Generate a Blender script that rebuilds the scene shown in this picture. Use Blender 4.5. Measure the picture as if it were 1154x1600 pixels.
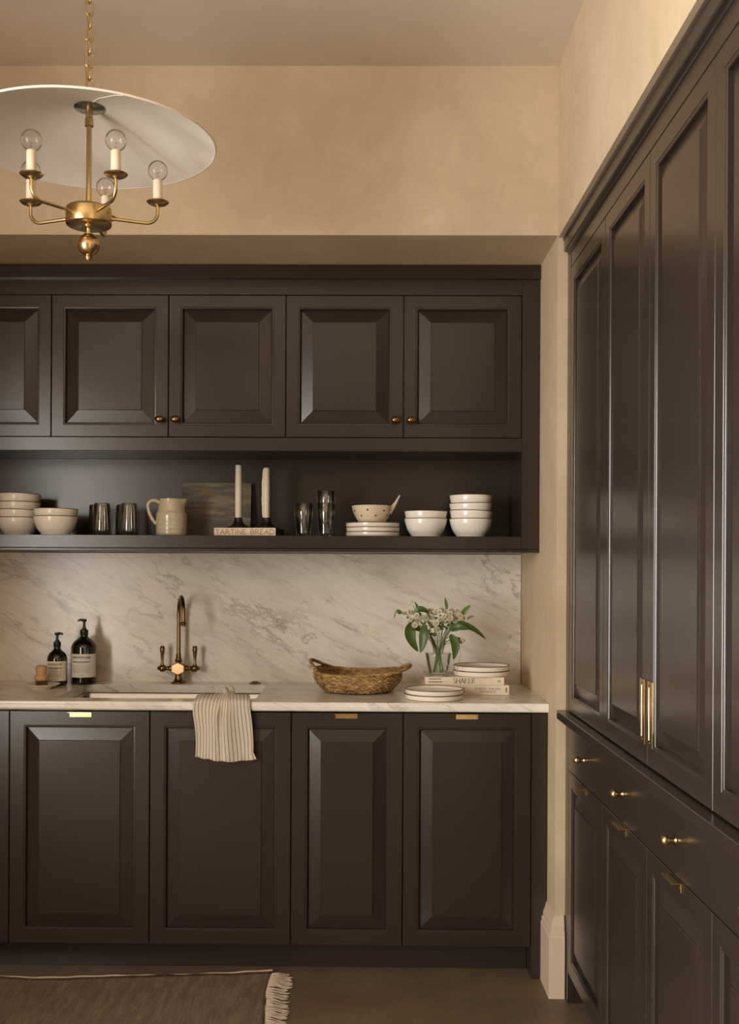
import bpy, bmesh, math, random
from mathutils import Vector, Matrix, noise as mnoise

# ------------------------------------------------------------------ camera, light, exposure
scene = bpy.context.scene
COL = scene.collection
for o in list(bpy.data.objects):
    bpy.data.objects.remove(o)
PI = math.pi
CAM_YAW, CAM_ROLL = 0.0099, 0.0048
cam_data = bpy.data.cameras.new('camera')
cam = bpy.data.objects.new('camera', cam_data)
COL.objects.link(cam)
cam_data.sensor_width = 36.0
cam_data.sensor_height = 36.0
cam_data.sensor_fit = 'AUTO'
cam_data.lens = 1650.0 / 1600.0 * 36.0
cam_data.shift_x = 0.01458
cam_data.shift_y = 0.05558
cam_data.clip_start = 0.05
cam.matrix_world = (Matrix.Translation((0, 0, 1.35)) @ Matrix.Rotation(CAM_YAW, 4, 'Z')
                    @ Matrix.Rotation(PI / 2, 4, 'X') @ Matrix.Rotation(CAM_ROLL, 4, 'Z'))
scene.camera = cam

world = bpy.data.worlds.new('daylight')
scene.world = world
world.use_nodes = True
bg = world.node_tree.nodes['Background']
bg.inputs['Color'].default_value = (0.75, 0.86, 1.0, 1)
bg.inputs['Strength'].default_value = 1.0

WIN_Y0, WIN_Y1, WIN_Z0, WIN_Z1 = -1.5, 1.2, 0.3, 2.5
ROOM_L, ROOM_REAR, CEIL = -2.05, -3.6, 2.946


def window_light(name, loc, rot, sx, sy, power, colour):
    ld = bpy.data.lights.new(name, 'AREA')
    ld.shape = 'RECTANGLE'
    ld.size, ld.size_y = sx, sy
    ld.energy = power
    ld.color = colour
    lo = bpy.data.objects.new(name, ld)
    COL.objects.link(lo)
    lo.location = loc
    lo.rotation_euler = rot
    return lo


# daylight standing in the window opening of the left wall
window_light('window_daylight', (ROOM_L - 0.43, (WIN_Y0 + WIN_Y1) / 2, (WIN_Z0 + WIN_Z1) / 2),
             (0, -PI / 2, 0), WIN_Z1 - WIN_Z0, WIN_Y1 - WIN_Y0, 412.0, (1.0, 0.96, 0.895))

vs = scene.view_settings
vs.view_transform = 'Standard'
vs.look = 'None'
vs.gamma = 1.0
vs.exposure = 0.0
vs.use_curve_mapping = False
scene.cycles.use_denoising = True
scene.cycles.max_bounces = 10
scene.cycles.diffuse_bounces = 6
scene.cycles.glossy_bounces = 5
scene.cycles.transmission_bounces = 10
scene.cycles.transparent_max_bounces = 12
scene.cycles.sample_clamp_indirect = 4.0
scene.cycles.caustics_reflective = False
scene.cycles.caustics_refractive = False

# ------------------------------------------------------------------ materials


def new_mat(name):
    m = bpy.data.materials.new(name)
    m.use_nodes = True
    nt = m.node_tree
    return m, nt, nt.nodes['Principled BSDF']


def plain(name, col, rough=0.5, metal=0.0, spec=0.5, var=0.0, vscale=20.0, bump=0.0, bscale=200.0, coat=0.0):
    m, nt, b = new_mat(name)
    b.inputs['Base Color'].default_value = (*col, 1)
    b.inputs['Roughness'].default_value = rough
    b.inputs['Metallic'].default_value = metal
    b.inputs['Specular IOR Level'].default_value = spec
    if coat:
        b.inputs['Coat Weight'].default_value = coat
        b.inputs['Coat Roughness'].default_value = 0.1
    tc = nt.nodes.new('ShaderNodeTexCoord')
    if var:
        n = nt.nodes.new('ShaderNodeTexNoise')
        n.inputs['Scale'].default_value = vscale
        n.inputs['Detail'].default_value = 5
        nt.links.new(tc.outputs['Object'], n.inputs['Vector'])
        mx = nt.nodes.new('ShaderNodeMix')
        mx.data_type = 'RGBA'
        mx.inputs[6].default_value = (*[c * (1 - var) for c in col], 1)
        mx.inputs[7].default_value = (*[min(1, c * (1 + var)) for c in col], 1)
        nt.links.new(n.outputs['Fac'], mx.inputs[0])
        nt.links.new(mx.outputs[2], b.inputs['Base Color'])
    if bump:
        n2 = nt.nodes.new('ShaderNodeTexNoise')
        n2.inputs['Scale'].default_value = bscale
        n2.inputs['Detail'].default_value = 3
        nt.links.new(tc.outputs['Object'], n2.inputs['Vector'])
        bp = nt.nodes.new('ShaderNodeBump')
        bp.inputs['Strength'].default_value = bump
        bp.inputs['Distance'].default_value = 0.002
        nt.links.new(n2.outputs['Fac'], bp.inputs['Height'])
        nt.links.new(bp.outputs['Normal'], b.inputs['Normal'])
    return m


def ramp(nt, stops):
    r = nt.nodes.new('ShaderNodeValToRGB')
    el = r.color_ramp.elements
    while len(el) > 1:
        el.remove(el[-1])
    el[0].position, el[0].color = stops[0][0], (*stops[0][1], 1)
    for p, c in stops[1:]:
        e = el.new(p)
        e.color = (*c, 1)
    return r


def mixc(nt, fac, a, b, blend='MIX'):
    mx = nt.nodes.new('ShaderNodeMix')
    mx.data_type = 'RGBA'
    mx.blend_type = blend
    for sock, v in ((0, fac), (6, a), (7, b)):
        if hasattr(v, 'links') or hasattr(v, 'is_linked'):
            nt.links.new(v, mx.inputs[sock])
        elif sock == 0:
            mx.inputs[0].default_value = v
        else:
            mx.inputs[sock].default_value = (*v, 1)
    return mx.outputs[2]


def noise_node(nt, vec, scale, detail=5.0, rough=0.55, dist=0.0):
    n = nt.nodes.new('ShaderNodeTexNoise')
    n.inputs['Scale'].default_value = scale
    n.inputs['Detail'].default_value = detail
    n.inputs['Roughness'].default_value = rough
    n.inputs['Distortion'].default_value = dist
    nt.links.new(vec, n.inputs['Vector'])
    return n.outputs['Fac']


def mapping(nt, vec, rot=(0, 0, 0), scale=(1, 1, 1), loc=(0, 0, 0)):
    mp = nt.nodes.new('ShaderNodeMapping')
    mp.inputs['Rotation'].default_value = rot
    mp.inputs['Scale'].default_value = scale
    mp.inputs['Location'].default_value = loc
    nt.links.new(vec, mp.inputs['Vector'])
    return mp.outputs['Vector']


def math_node(nt, op, a, b=None):
    n = nt.nodes.new('ShaderNodeMath')
    n.operation = op
    for i, v in enumerate((a, b)):
        if v is None:
            continue
        if isinstance(v, (int, float)):
            n.inputs[i].default_value = v
        else:
            nt.links.new(v, n.inputs[i])
    return n.outputs[0]


def add_bump(nt, b, height, strength, dist=0.003):
    bp = nt.nodes.new('ShaderNodeBump')
    bp.inputs['Strength'].default_value = strength
    bp.inputs['Distance'].default_value = dist
    nt.links.new(height, bp.inputs['Height'])
    nt.links.new(bp.outputs['Normal'], b.inputs['Normal'])


def mat_plaster(name, c0, c1, c2):
    m, nt, b = new_mat(name)
    tc = nt.nodes.new('ShaderNodeTexCoord').outputs['Object']
    n1 = noise_node(nt, mapping(nt, tc, scale=(1, 1, 0.8)), 2.2, 6, 0.6, 0.8)
    n2 = noise_node(nt, tc, 9.0, 6, 0.65, 1.5)
    r = ramp(nt, [(0.30, c0), (0.52, c1), (0.72, c2)])
    s = math_node(nt, 'ADD', math_node(nt, 'MULTIPLY', n1, 0.65), math_node(nt, 'MULTIPLY', n2, 0.35))
    nt.links.new(s, r.inputs[0])
    nt.links.new(r.outputs[0], b.inputs['Base Color'])
    b.inputs['Roughness'].default_value = 0.8
    b.inputs['Specular IOR Level'].default_value = 0.25
    add_bump(nt, b, noise_node(nt, tc, 14, 8, 0.6, 0.5), 0.12, 0.01)
    return m


def mat_paint():
    m, nt, b = new_mat('dark_brown_satin_paint')
    tc = nt.nodes.new('ShaderNodeTexCoord').outputs['Object']
    n = noise_node(nt, tc, 3.0, 4)
    c = mixc(nt, n, (0.0270, 0.0186, 0.0144), (0.0306, 0.0214, 0.0167))
    nt.links.new(c, b.inputs['Base Color'])
    b.inputs['Roughness'].default_value = 0.235
    b.inputs['Specular IOR Level'].default_value = 0.46
    fine = noise_node(nt, mapping(nt, tc, scale=(1, 1, 0.25)), 260, 3)
    add_bump(nt, b, fine, 0.035, 0.001)
    return m


def mat_marble():
    m, nt, b = new_mat('veined_marble')
    tc = nt.nodes.new('ShaderNodeTexCoord').outputs['Object']
    # veins sweep down to the right in the face of the slab
    rot = mapping(nt, tc, rot=(0, math.radians(-27), math.radians(8)))
    v = mapping(nt, rot, scale=(1.0, 2.0, 3.0))
    warp = nt.nodes.new('ShaderNodeTexNoise')
    warp.inputs['Scale'].default_value = 2.2
    warp.inputs['Detail'].default_value = 6
    warp.inputs['Roughness'].default_value = 0.6
    nt.links.new(v, warp.inputs['Vector'])
    vm = nt.nodes.new('ShaderNodeVectorMath')
    vm.operation = 'MULTIPLY_ADD'
    nt.links.new(warp.outputs['Color'], vm.inputs[0])
    vm.inputs[1].default_value = (0.35, 0.35, 0.35)
    nt.links.new(v, vm.inputs[2])
    wv = vm.outputs[0]

    def vein(scale, width, detail, off):
        f = noise_node(nt, mapping(nt, wv, loc=off), scale, detail, 0.6, 0.15)
        a = math_node(nt, 'ABSOLUTE', math_node(nt, 'SUBTRACT', f, 0.5))
        r = ramp(nt, [(0.0, (1, 1, 1)), (width * 0.3, (0.5, 0.5, 0.5)), (width, (0, 0, 0))])
        nt.links.new(a, r.inputs[0])
        return r.outputs[0]

    def mask(scale, lo, hi, off, anis=(1, 1, 1)):
        r = ramp(nt, [(lo, (0, 0, 0)), (hi, (1, 1, 1))])
        nt.links.new(noise_node(nt, mapping(nt, wv, loc=off, scale=anis), scale, 5, 0.6), r.inputs[0])
        return r.outputs[0]
    big = math_node(nt, 'MULTIPLY', vein(1.0, 0.014, 10, (3.1, 0.4, 1.7)), mask(2.0, 0.42, 0.62, (1, 4, 9)))
    fine = math_node(nt, 'MULTIPLY', vein(2.6, 0.022, 10, (0.2, 5.4, 2.9)), mask(1.4, 0.46, 0.66, (7, 1, 2)))
    streak = math_node(nt, 'MULTIPLY', mask(6.5, 0.52, 0.72, (2, 8, 4), (0.5, 1, 2.2)), mask(1.2, 0.36, 0.60, (4, 2, 6)))
    grain = mask(30, 0.50, 0.74, (1, 1, 4), (0.45, 1, 1.2))
    fleck = math_node(nt, 'MULTIPLY', mask(11, 0.60, 0.72, (5, 5, 1), (0.55, 1, 1.5)), mask(1.1, 0.44, 0.62, (7, 1, 2)))
    cloud = noise_node(nt, wv, 1.5, 8, 0.68, 0.2)
    cr = ramp(nt, [(0.30, (0.57, 0.515, 0.45)), (0.43, (0.71, 0.66, 0.59)), (0.60, (0.80, 0.755, 0.685))])
    nt.links.new(cloud, cr.inputs[0])
    hue = noise_node(nt, mapping(nt, tc, loc=(2, 0, 5)), 2.2, 4)
    hr = ramp(nt, [(0.42, (0.20, 0.17, 0.15)), (0.62, (0.33, 0.225, 0.13))])
    nt.links.new(hue, hr.inputs[0])
    c = mixc(nt, math_node(nt, 'MULTIPLY', big, 0.75), cr.outputs[0], hr.outputs[0])
    c = mixc(nt, math_node(nt, 'MULTIPLY', fine, 0.60), c, hr.outputs[0])
    c = mixc(nt, math_node(nt, 'MULTIPLY', fleck, 0.50), c, hr.outputs[0])
    c = mixc(nt, math_node(nt, 'MULTIPLY', streak, 0.42), c, hr.outputs[0])
    c = mixc(nt, math_node(nt, 'MULTIPLY', grain, 0.16), c, hr.outputs[0])
    nt.links.new(c, b.inputs['Base Color'])
    b.inputs['Roughness'].default_value = 0.22
    b.inputs['Specular IOR Level'].default_value = 0.5
    return m


def mat_concrete():
    m, nt, b = new_mat('brown_polished_concrete')
    tc = nt.nodes.new('ShaderNodeTexCoord').outputs['Object']
    n1 = noise_node(nt, tc, 3.0, 7, 0.65, 0.6)
    n2 = noise_node(nt, tc, 60, 4, 0.7)
    r = ramp(nt, [(0.3, (0.115, 0.080, 0.047)), (0.5, (0.16, 0.115, 0.07)), (0.7, (0.20, 0.147, 0.092))])
    nt.links.new(n1, r.inputs[0])
    r2 = ramp(nt, [(0.30, (0.5, 0.5, 0.5)), (0.46, (1, 1, 1))])
    nt.links.new(n2, r2.inputs[0])
    c = mixc(nt, 0.8, r.outputs[0], r2.outputs[0], 'MULTIPLY')
    nt.links.new(c, b.inputs['Base Color'])
    b.inputs['Roughness'].default_value = 0.45
    add_bump(nt, b, n2, 0.06, 0.002)
    return m


def mat_rug():
    m, nt, b = new_mat('brown_wool_weave')
    tc = nt.nodes.new('ShaderNodeTexCoord').outputs['Object']
    # slubby yarn streaks, running askew across the weave
    st = noise_node(nt, mapping(nt, tc, rot=(0, 0, math.radians(20)), scale=(42, 6, 1)), 1.0, 5, 0.75)
    fine = noise_node(nt, mapping(nt, tc, scale=(300, 120, 1)), 1.0, 2)
    r = ramp(nt, [(0.30, (0.095, 0.066, 0.047)), (0.50, (0.185, 0.135, 0.10)), (0.70, (0.32, 0.24, 0.18))])
    nt.links.new(math_node(nt, 'ADD', math_node(nt, 'MULTIPLY', st, 0.6), math_node(nt, 'MULTIPLY', fine, 0.4)), r.inputs[0])
    nt.links.new(r.outputs[0], b.inputs['Base Color'])
    b.inputs['Roughness'].default_value = 0.95
    b.inputs['Specular IOR Level'].default_value = 0.1
    add_bump(nt, b, fine, 0.5, 0.003)
    return m


def mat_towel():
    m, nt, b = new_mat('striped_linen')
    uv = nt.nodes.new('ShaderNodeUVMap').outputs[0]
    sx = nt.nodes.new('ShaderNodeSeparateXYZ')
    nt.links.new(uv, sx.inputs[0])
    fr = math_node(nt, 'FRACT', math_node(nt, 'MULTIPLY', sx.outputs[0], 17.0))
    a = math_node(nt, 'ABSOLUTE', math_node(nt, 'SUBTRACT', fr, 0.5))
    r = ramp(nt, [(0.0, (1, 1, 1)), (0.075, (1, 1, 1)), (0.12, (0, 0, 0))])
    nt.links.new(a, r.inputs[0])
    weave = noise_node(nt, mapping(nt, uv, scale=(160, 160, 1)), 1.0, 2)
    base = mixc(nt, weave, (0.53, 0.46, 0.36), (0.66, 0.585, 0.475))
    c = mixc(nt, math_node(nt, 'MULTIPLY', r.outputs[0], 0.85), base, (0.12, 0.085, 0.06))
    nt.links.new(c, b.inputs['Base Color'])
    b.inputs['Roughness'].default_value = 0.9
    b.inputs['Specular IOR Level'].default_value = 0.15
    add_bump(nt, b, weave, 0.35, 0.002)
    return m


def mat_straw():
    m, nt, b = new_mat('woven_seagrass')
    tc = nt.nodes.new('ShaderNodeTexCoord').outputs['Object']
    n = noise_node(nt, mapping(nt, tc, scale=(45, 45, 150)), 1.0, 4, 0.65)
    n2 = noise_node(nt, tc, 9, 3)
    r = ramp(nt, [(0.36, (0.09, 0.045, 0.014)), (0.47, (0.28, 0.155, 0.05)), (0.57, (0.45, 0.28, 0.10)), (0.68, (0.72, 0.52, 0.27))])
    nt.links.new(math_node(nt, 'ADD', math_node(nt, 'MULTIPLY', n, 0.75), math_node(nt, 'MULTIPLY', n2, 0.25)), r.inputs[0])
    nt.links.new(r.outputs[0], b.inputs['Base Color'])
    b.inputs['Roughness'].default_value = 0.55
    add_bump(nt, b, n, 0.8, 0.004)
    return m


def mat_board():
    m, nt, b = new_mat('weathered_grey_board')
    tc = nt.nodes.new('ShaderNodeTexCoord').outputs['Object']
    g = noise_node(nt, mapping(nt, tc, rot=(0, math.radians(14), 0), scale=(4, 4, 26)), 1.6, 7, 0.65, 1.2)
    n2 = noise_node(nt, mapping(nt, tc, rot=(0, math.radians(-28), 0), scale=(4, 4, 12)), 1.3, 4, 0.5, 1.0)
    r = ramp(nt, [(0.34, (0.05, 0.04, 0.028)), (0.48, (0.13, 0.105, 0.073)), (0.62, (0.24, 0.205, 0.15))])
    nt.links.new(math_node(nt, 'ADD', math_node(nt, 'MULTIPLY', g, 0.6), math_node(nt, 'MULTIPLY', n2, 0.4)), r.inputs[0])
    nt.links.new(r.outputs[0], b.inputs['Base Color'])
    b.inputs['Roughness'].default_value = 0.75
    add_bump(nt, b, g, 0.4, 0.004)
    return m


def mat_glass(name, col, edge=0.35):
    """thin-walled glass: tinted, clear face on, reflecting at grazing angles"""
    m, nt, b = new_mat(name)
    tr = nt.nodes.new('ShaderNodeBsdfTransparent')
    tr.inputs['Color'].default_value = (*col, 1)
    gl = nt.nodes.new('ShaderNodeBsdfGlossy')
    gl.inputs['Roughness'].default_value = 0.04
    gl.inputs['Color'].default_value = (0.95, 0.95, 0.93, 1)
    lw = nt.nodes.new('ShaderNodeLayerWeight')
    lw.inputs['Blend'].default_value = edge
    mx = nt.nodes.new('ShaderNodeMixShader')
    nt.links.new(math_node(nt, 'ADD', math_node(nt, 'MULTIPLY', lw.outputs['Fresnel'], 0.85), 0.02), mx.inputs[0])
    nt.links.new(tr.outputs[0], mx.inputs[1])
    nt.links.new(gl.outputs[0], mx.inputs[2])
    nt.links.new(mx.outputs[0], nt.nodes['Material Output'].inputs['Surface'])
    return m


def mat_leaf(name, c0, c1):
    m, nt, b = new_mat(name)
    tc = nt.nodes.new('ShaderNodeTexCoord').outputs['Object']
    n = noise_node(nt, tc, 30, 4)
    c = mixc(nt, n, c0, c1)
    nt.links.new(c, b.inputs['Base Color'])
    b.inputs['Roughness'].default_value = 0.42
    b.inputs['Subsurface Weight'].default_value = 0.0
    return m


def mat_pane():
    m, nt, b = new_mat('window_glass')
    tr = nt.nodes.new('ShaderNodeBsdfTransparent')
    gl = nt.nodes.new('ShaderNodeBsdfGlossy')
    gl.inputs['Roughness'].default_value = 0.02
    mx = nt.nodes.new('ShaderNodeMixShader')
    mx.inputs[0].default_value = 0.06
    nt.links.new(tr.outputs[0], mx.inputs[1])
    nt.links.new(gl.outputs[0], mx.inputs[2])
    nt.links.new(mx.outputs[0], nt.nodes['Material Output'].inputs['Surface'])
    return m


M = {
    'plaster': mat_plaster('tan_limewash_plaster', (0.47, 0.36, 0.235), (0.55, 0.43, 0.29), (0.64, 0.51, 0.36)),
    'ceiling': mat_plaster('warm_grey_ceiling_plaster', (0.62, 0.535, 0.44), (0.66, 0.575, 0.475), (0.70, 0.61, 0.51)),
    'rearwall': mat_plaster('darkened_rear_plaster', (0.18, 0.14, 0.105), (0.21, 0.165, 0.125), (0.24, 0.19, 0.145)),  # unseen rear wall, colour darkened to weaken its reflection in the cabinet doors
    'trim': plain('cream_trim_paint', (0.60, 0.47, 0.35), 0.5, var=0.05, vscale=6),
    'paint': mat_paint(),
    'interior': plain('cabinet_inside_shadow', (0.03, 0.024, 0.02), 0.6),
    'marble': mat_marble(),
    'concrete': mat_concrete(),
    'rug': mat_rug(),
    'fringe': plain('cream_fringe_yarn', (0.50, 0.40, 0.31), 0.95, spec=0.1, var=0.2, vscale=90),
    'brass': plain('satin_brass', (0.56, 0.41, 0.20), 0.28, 1.0, var=0.12, vscale=8),
    'palebrass': plain('polished_pale_brass', (0.72, 0.55, 0.31), 0.2, 1.0, var=0.08, vscale=12),
    'oldbrass': plain('antique_brass', (0.235, 0.148, 0.066), 0.28, 1.0, var=0.25, vscale=25),
    'cartouche': plain('pale_brass_plate', (0.72, 0.49, 0.26), 0.3, 1.0),
    'steel': plain('brushed_steel', (0.42, 0.40, 0.365), 0.27, 1.0, var=0.06, vscale=50),
    'shade': plain('cream_parchment_shade', (0.78, 0.71, 0.62), 0.8, spec=0.2, var=0.05, vscale=7, bump=0.1, bscale=60),
    'candlesleeve': plain('ivory_candle_sleeve', (0.80, 0.68, 0.52), 0.4),
    'bulb': mat_glass('clear_bulb_glass', (0.965, 0.95, 0.93), 0.14),
    'filament': plain('tungsten_filament', (0.3, 0.26, 0.22), 0.4, 0.8),
    'ceramic': plain('white_glazed_stoneware', (0.85, 0.795, 0.715), 0.25, var=0.05, vscale=14, coat=0.3),
    'rim': plain('dark_brown_glaze_rim', (0.065, 0.043, 0.03), 0.35),
    'plate': plain('ivory_enamel', (0.80, 0.715, 0.60), 0.22, coat=0.3),
    'jug': plain('pale_olive_glaze', (0.52, 0.455, 0.325), 0.2, var=0.08, vscale=10, coat=0.4),
    'speckle': plain('speckled_cream_pottery', (0.72, 0.60, 0.44), 0.35, var=0.14, vscale=55, coat=0.2),
    'dot': plain('brown_glaze_dot', (0.10, 0.06, 0.03), 0.4),
    'smoke': mat_glass('smoky_glass', (0.89, 0.885, 0.87), 0.40),
    'clear': mat_glass('clear_glass', (0.965, 0.972, 0.955), 0.20),
    'board': mat_board(),
    'wax': plain('ivory_wax', (0.68, 0.61, 0.48), 0.45, var=0.08, vscale=60),
    'black': plain('black_iron', (0.012, 0.010, 0.009), 0.3),
    'wick': plain('charred_wick', (0.01, 0.01, 0.01), 0.9),
    'bookwhite': plain('cream_book_cloth', (0.72, 0.62, 0.48), 0.6, var=0.04),
    'bookdark': plain('charcoal_book_cloth', (0.03, 0.026, 0.024), 0.6),
    'pages': plain('book_page_edges', (0.62, 0.53, 0.41), 0.85, var=0.12, vscale=160),
    'ochre': plain('ochre_print', (0.42, 0.235, 0.075), 0.6),
    'ink': plain('dark_print', (0.03, 0.026, 0.022), 0.6),
    'greyink': plain('grey_print', (0.22, 0.19, 0.16), 0.6),
    'bottle': plain('dark_amber_bottle', (0.010, 0.006, 0.004), 0.08, coat=0.4),
    'pump': plain('black_plastic', (0.008, 0.008, 0.008), 0.35),
    'label': plain('off_white_paper_label', (0.76, 0.70, 0.62), 0.7, var=0.03),
    'beech': plain('pale_beech_wood', (0.52, 0.315, 0.145), 0.5, var=0.18, vscale=40),
    'bristle': plain('brown_bristle', (0.16, 0.085, 0.03), 0.8, var=0.3, vscale=80),
    'dish': plain('cream_dish_glaze', (0.88, 0.80, 0.68), 0.3, var=0.05),
    'straw': mat_straw(),
    'towel': mat_towel(),
    'linen': plain('cream_linen', (0.56, 0.49, 0.39), 0.9, spec=0.15, var=0.18, vscale=70, bump=0.3, bscale=500),
    'leafdark': mat_leaf('dark_green_leaf', (0.035, 0.066, 0.008), (0.065, 0.105, 0.015)),
    'leaflight': mat_leaf('fresh_green_leaf', (0.075, 0.125, 0.018), (0.125, 0.19, 0.035)),
    'stem': mat_leaf('green_stem', (0.08, 0.13, 0.03), (0.13, 0.19, 0.06)),
    'petal': plain('cream_petal', (0.70, 0.66, 0.50), 0.6, var=0.15, vscale=90),
    'petalcentre': plain('greenish_flower_centre', (0.50, 0.48, 0.31), 0.7, var=0.3, vscale=200),
    'pane': mat_pane(),
    'winframe': plain('dark_window_frame', (0.10, 0.085, 0.07), 0.5),
}

# ------------------------------------------------------------------ mesh helpers


class MB:
    def __init__(self):
        self.v, self.f, self.uv = [], [], None

    def add(self, vs, fs):
        o = len(self.v)
        self.v += [tuple(p) for p in vs]
        self.f += [tuple(i + o for i in q) for q in fs]
        return self

    def box(self, x0, x1, y0, y1, z0, z1):
        vs = [(x, y, z) for z in (z0, z1) for y in (y0, y1) for x in (x0, x1)]
        return self.add(vs, [(0, 2, 3, 1), (4, 5, 7, 6), (0, 1, 5, 4), (2, 6, 7, 3), (0, 4, 6, 2), (1, 3, 7, 5)])

    def bbox(self, x0, x1, y0, y1, z0, z1, bv=0.002, seg=2):
        bm = bmesh.new()
        bmesh.ops.create_cube(bm, size=1.0)
        for v in bm.verts:
            v.co = Vector(((x0 + x1) / 2 + v.co.x * (x1 - x0), (y0 + y1) / 2 + v.co.y * (y1 - y0), (z0 + z1) / 2 + v.co.z * (z1 - z0)))
        bmesh.ops.bevel(bm, geom=list(bm.edges), offset=bv, segments=seg, affect='EDGES', profile=0.5)
        bm.verts.index_update()
        self.add([v.co[:] for v in bm.verts], [[v.index for v in f.verts] for f in bm.faces])
        bm.free()
        return self

    def lathe(self, prof, seg=32, c=(0, 0, 0), a0=0.0, a1=None, wob=None):
        """prof: list of (r, z) from bottom to top"""
        full = a1 is None
        n = seg if full else seg + 1
        span = 2 * PI if full else a1 - a0
        vs = []
        for r, z in prof:
            for i in range(n):
                a = a0 + span * i / seg
                k = wob(a, z) if wob else 1.0
                vs.append((c[0] + r * k * math.cos(a), c[1] + r * k * math.sin(a), c[2] + z))
        fs = []
        for j in range(len(prof) - 1):
            for i in range(seg):
                i2 = (i + 1) % n
                fs.append((j * n + i, j * n + i2, (j + 1) * n + i2, (j + 1) * n + i))
        return self.add(vs, fs)

    def tube(self, pts, rad, seg=10, closed=False, caps=True):
        pts = [Vector(p) for p in pts]
        n = len(pts)
        if not hasattr(rad, '__len__'):
            rad = [rad] * n
        tang = []
        for i in range(n):
            if closed:
                t = pts[(i + 1) % n] - pts[i - 1]
            else:
                t = pts[min(i + 1, n - 1)] - pts[max(i - 1, 0)]
            tang.append(t.normalized() if t.length > 1e-9 else Vector((0, 0, 1)))
        ref = Vector((0, 0, 1)) if abs(tang[0].z) < 0.9 else Vector((1, 0, 0))
        u = tang[0].cross(ref).normalized()
        vs = []
        for i in range(n):
            u = (u - tang[i] * u.dot(tang[i]))
            u = u.normalized() if u.length > 1e-6 else tang[i].orthogonal().normalized()
            w = tang[i].cross(u)
            for k in range(seg):
                a = 2 * PI * k / seg
                vs.append(pts[i] + (u * math.cos(a) + w * math.sin(a)) * rad[i])
        fs = []
        for i in range(n if closed else n - 1):
            j = (i + 1) % n
            for k in range(seg):
                k2 = (k + 1) % seg
                fs.append((i * seg + k, i * seg + k2, j * seg + k2, j * seg + k))
        if caps and not closed:
            fs.append(tuple(range(seg))[::-1])
            fs.append(tuple((n - 1) * seg + k for k in range(seg)))
        return self.add(vs, fs)

    def sphere(self, c, r, seg=16, rings=10, s=(1, 1, 1)):
        prof = []
        vs, fs = [], []
        for j in range(rings + 1):
            t = PI * j / rings
            for i in range(seg):
                a = 2 * PI * i / seg
                vs.append((c[0] + r * s[0] * math.sin(t) * math.cos(a), c[1] + r * s[1] * math.sin(t) * math.sin(a), c[2] - r * s[2] * math.cos(t)))
        for j in range(rings):
            for i in range(seg):
                i2 = (i + 1) % seg
                fs.append((j * seg + i, j * seg + i2, (j + 1) * seg + i2, (j + 1) * seg + i))
        return self.add(vs, fs)

    def rect_rings(self, w, h, rings, cap=False, close=False):
        """loft of rectangles centred on 0 in the xz plane; ring = (inset, depth); front is -y"""
        vs = []
        for u, d in rings:
            x, z = w / 2 - u, h / 2 - u
            vs += [(-x, d, -z), (x, d, -z), (x, d, z), (-x, d, z)]
        fs = []
        n = len(rings)
        for j in range(n if close else n - 1):
            a, b = j * 4, ((j + 1) % n) * 4
            for i in range(4):
                i2 = (i + 1) % 4
                fs.append((a + i, a + i2, b + i2, b + i))
        if cap:
            fs.append(tuple((n - 1) * 4 + i for i in range(4)))
        return self.add(vs, fs)

    def xform(self, mat):
        self.v = [tuple(mat @ Vector(p)) for p in self.v]
        return self

    def mesh(self, name, mat, smooth=False, angle=None):
        me = bpy.data.meshes.new(name)
        me.from_pydata(self.v, [], self.f)
        bm = bmesh.new()
        bm.from_mesh(me)
        bmesh.ops.remove_doubles(bm, verts=bm.verts, dist=1e-6)
        bmesh.ops.recalc_face_normals(bm, faces=bm.faces)
        bm.to_mesh(me)
        bm.free()
        if smooth:
            for p in me.polygons:
                p.use_smooth = True
            if angle:
                me.set_sharp_from_angle(angle=math.radians(angle))
        me.materials.append(M[mat])
        return me

    def build(self, name, mat, parent=None, loc=(0, 0, 0), rot=(0, 0, 0), smooth=False, angle=40):
        o = bpy.data.objects.new(name, self.mesh(name, mat, smooth, angle))
        COL.objects.link(o)
        o.location = loc
        o.rotation_euler = rot
        if parent:
            o.parent = parent
        return o


def tag(o, label, cat, group=None):
    o['label'] = label
    o['category'] = cat
    if group:
        o['group'] = group
    return o


def struct(o):
    o['kind'] = 'structure'
    return o


def thing(name, label, cat, loc=(0, 0, 0), rot=(0, 0, 0), group=None):
    o = bpy.data.objects.new(name, None)
    COL.objects.link(o)
    o.empty_display_size = 0.05
    o.location = loc
    o.rotation_euler = rot
    return tag(o, label, cat, group)


def obj_from(name, me, parent=None, loc=(0, 0, 0), rot=(0, 0, 0)):
    o = bpy.data.objects.new(name, me)
    COL.objects.link(o)
    o.location = loc
    o.rotation_euler = rot
    o.parent = parent
    return o


def copy_tree(o, parent=None):
    c = o.copy()
    COL.objects.link(c)
    c.parent = parent
    for ch in list(o.children):
        copy_tree(ch, c)
    return c


def arc(c, r, a0, a1, n, ax=(1, 0, 0), ay=(0, 0, 1)):
    c, ax, ay = Vector(c), Vector(ax), Vector(ay)
    return [c + (ax * math.cos(a0 + (a1 - a0) * i / n) + ay * math.sin(a0 + (a1 - a0) * i / n)) * r for i in range(n + 1)]


def smooth_path(pts, n=6):
    """Catmull-Rom through pts"""
    P = [Vector(p) for p in pts]
    out = []
    for i in range(len(P) - 1):
        p0, p1, p2, p3 = P[max(i - 1, 0)], P[i], P[i + 1], P[min(i + 2, len(P) - 1)]
        for k in range(n):
            t = k / n
            out.append(0.5 * ((2 * p1) + (p2 - p0) * t + (2 * p0 - 5 * p1 + 4 * p2 - p3) * t * t + (-p0 + 3 * p1 - 3 * p2 + p3) * t ** 3))
    out.append(P[-1])
    return out


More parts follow.
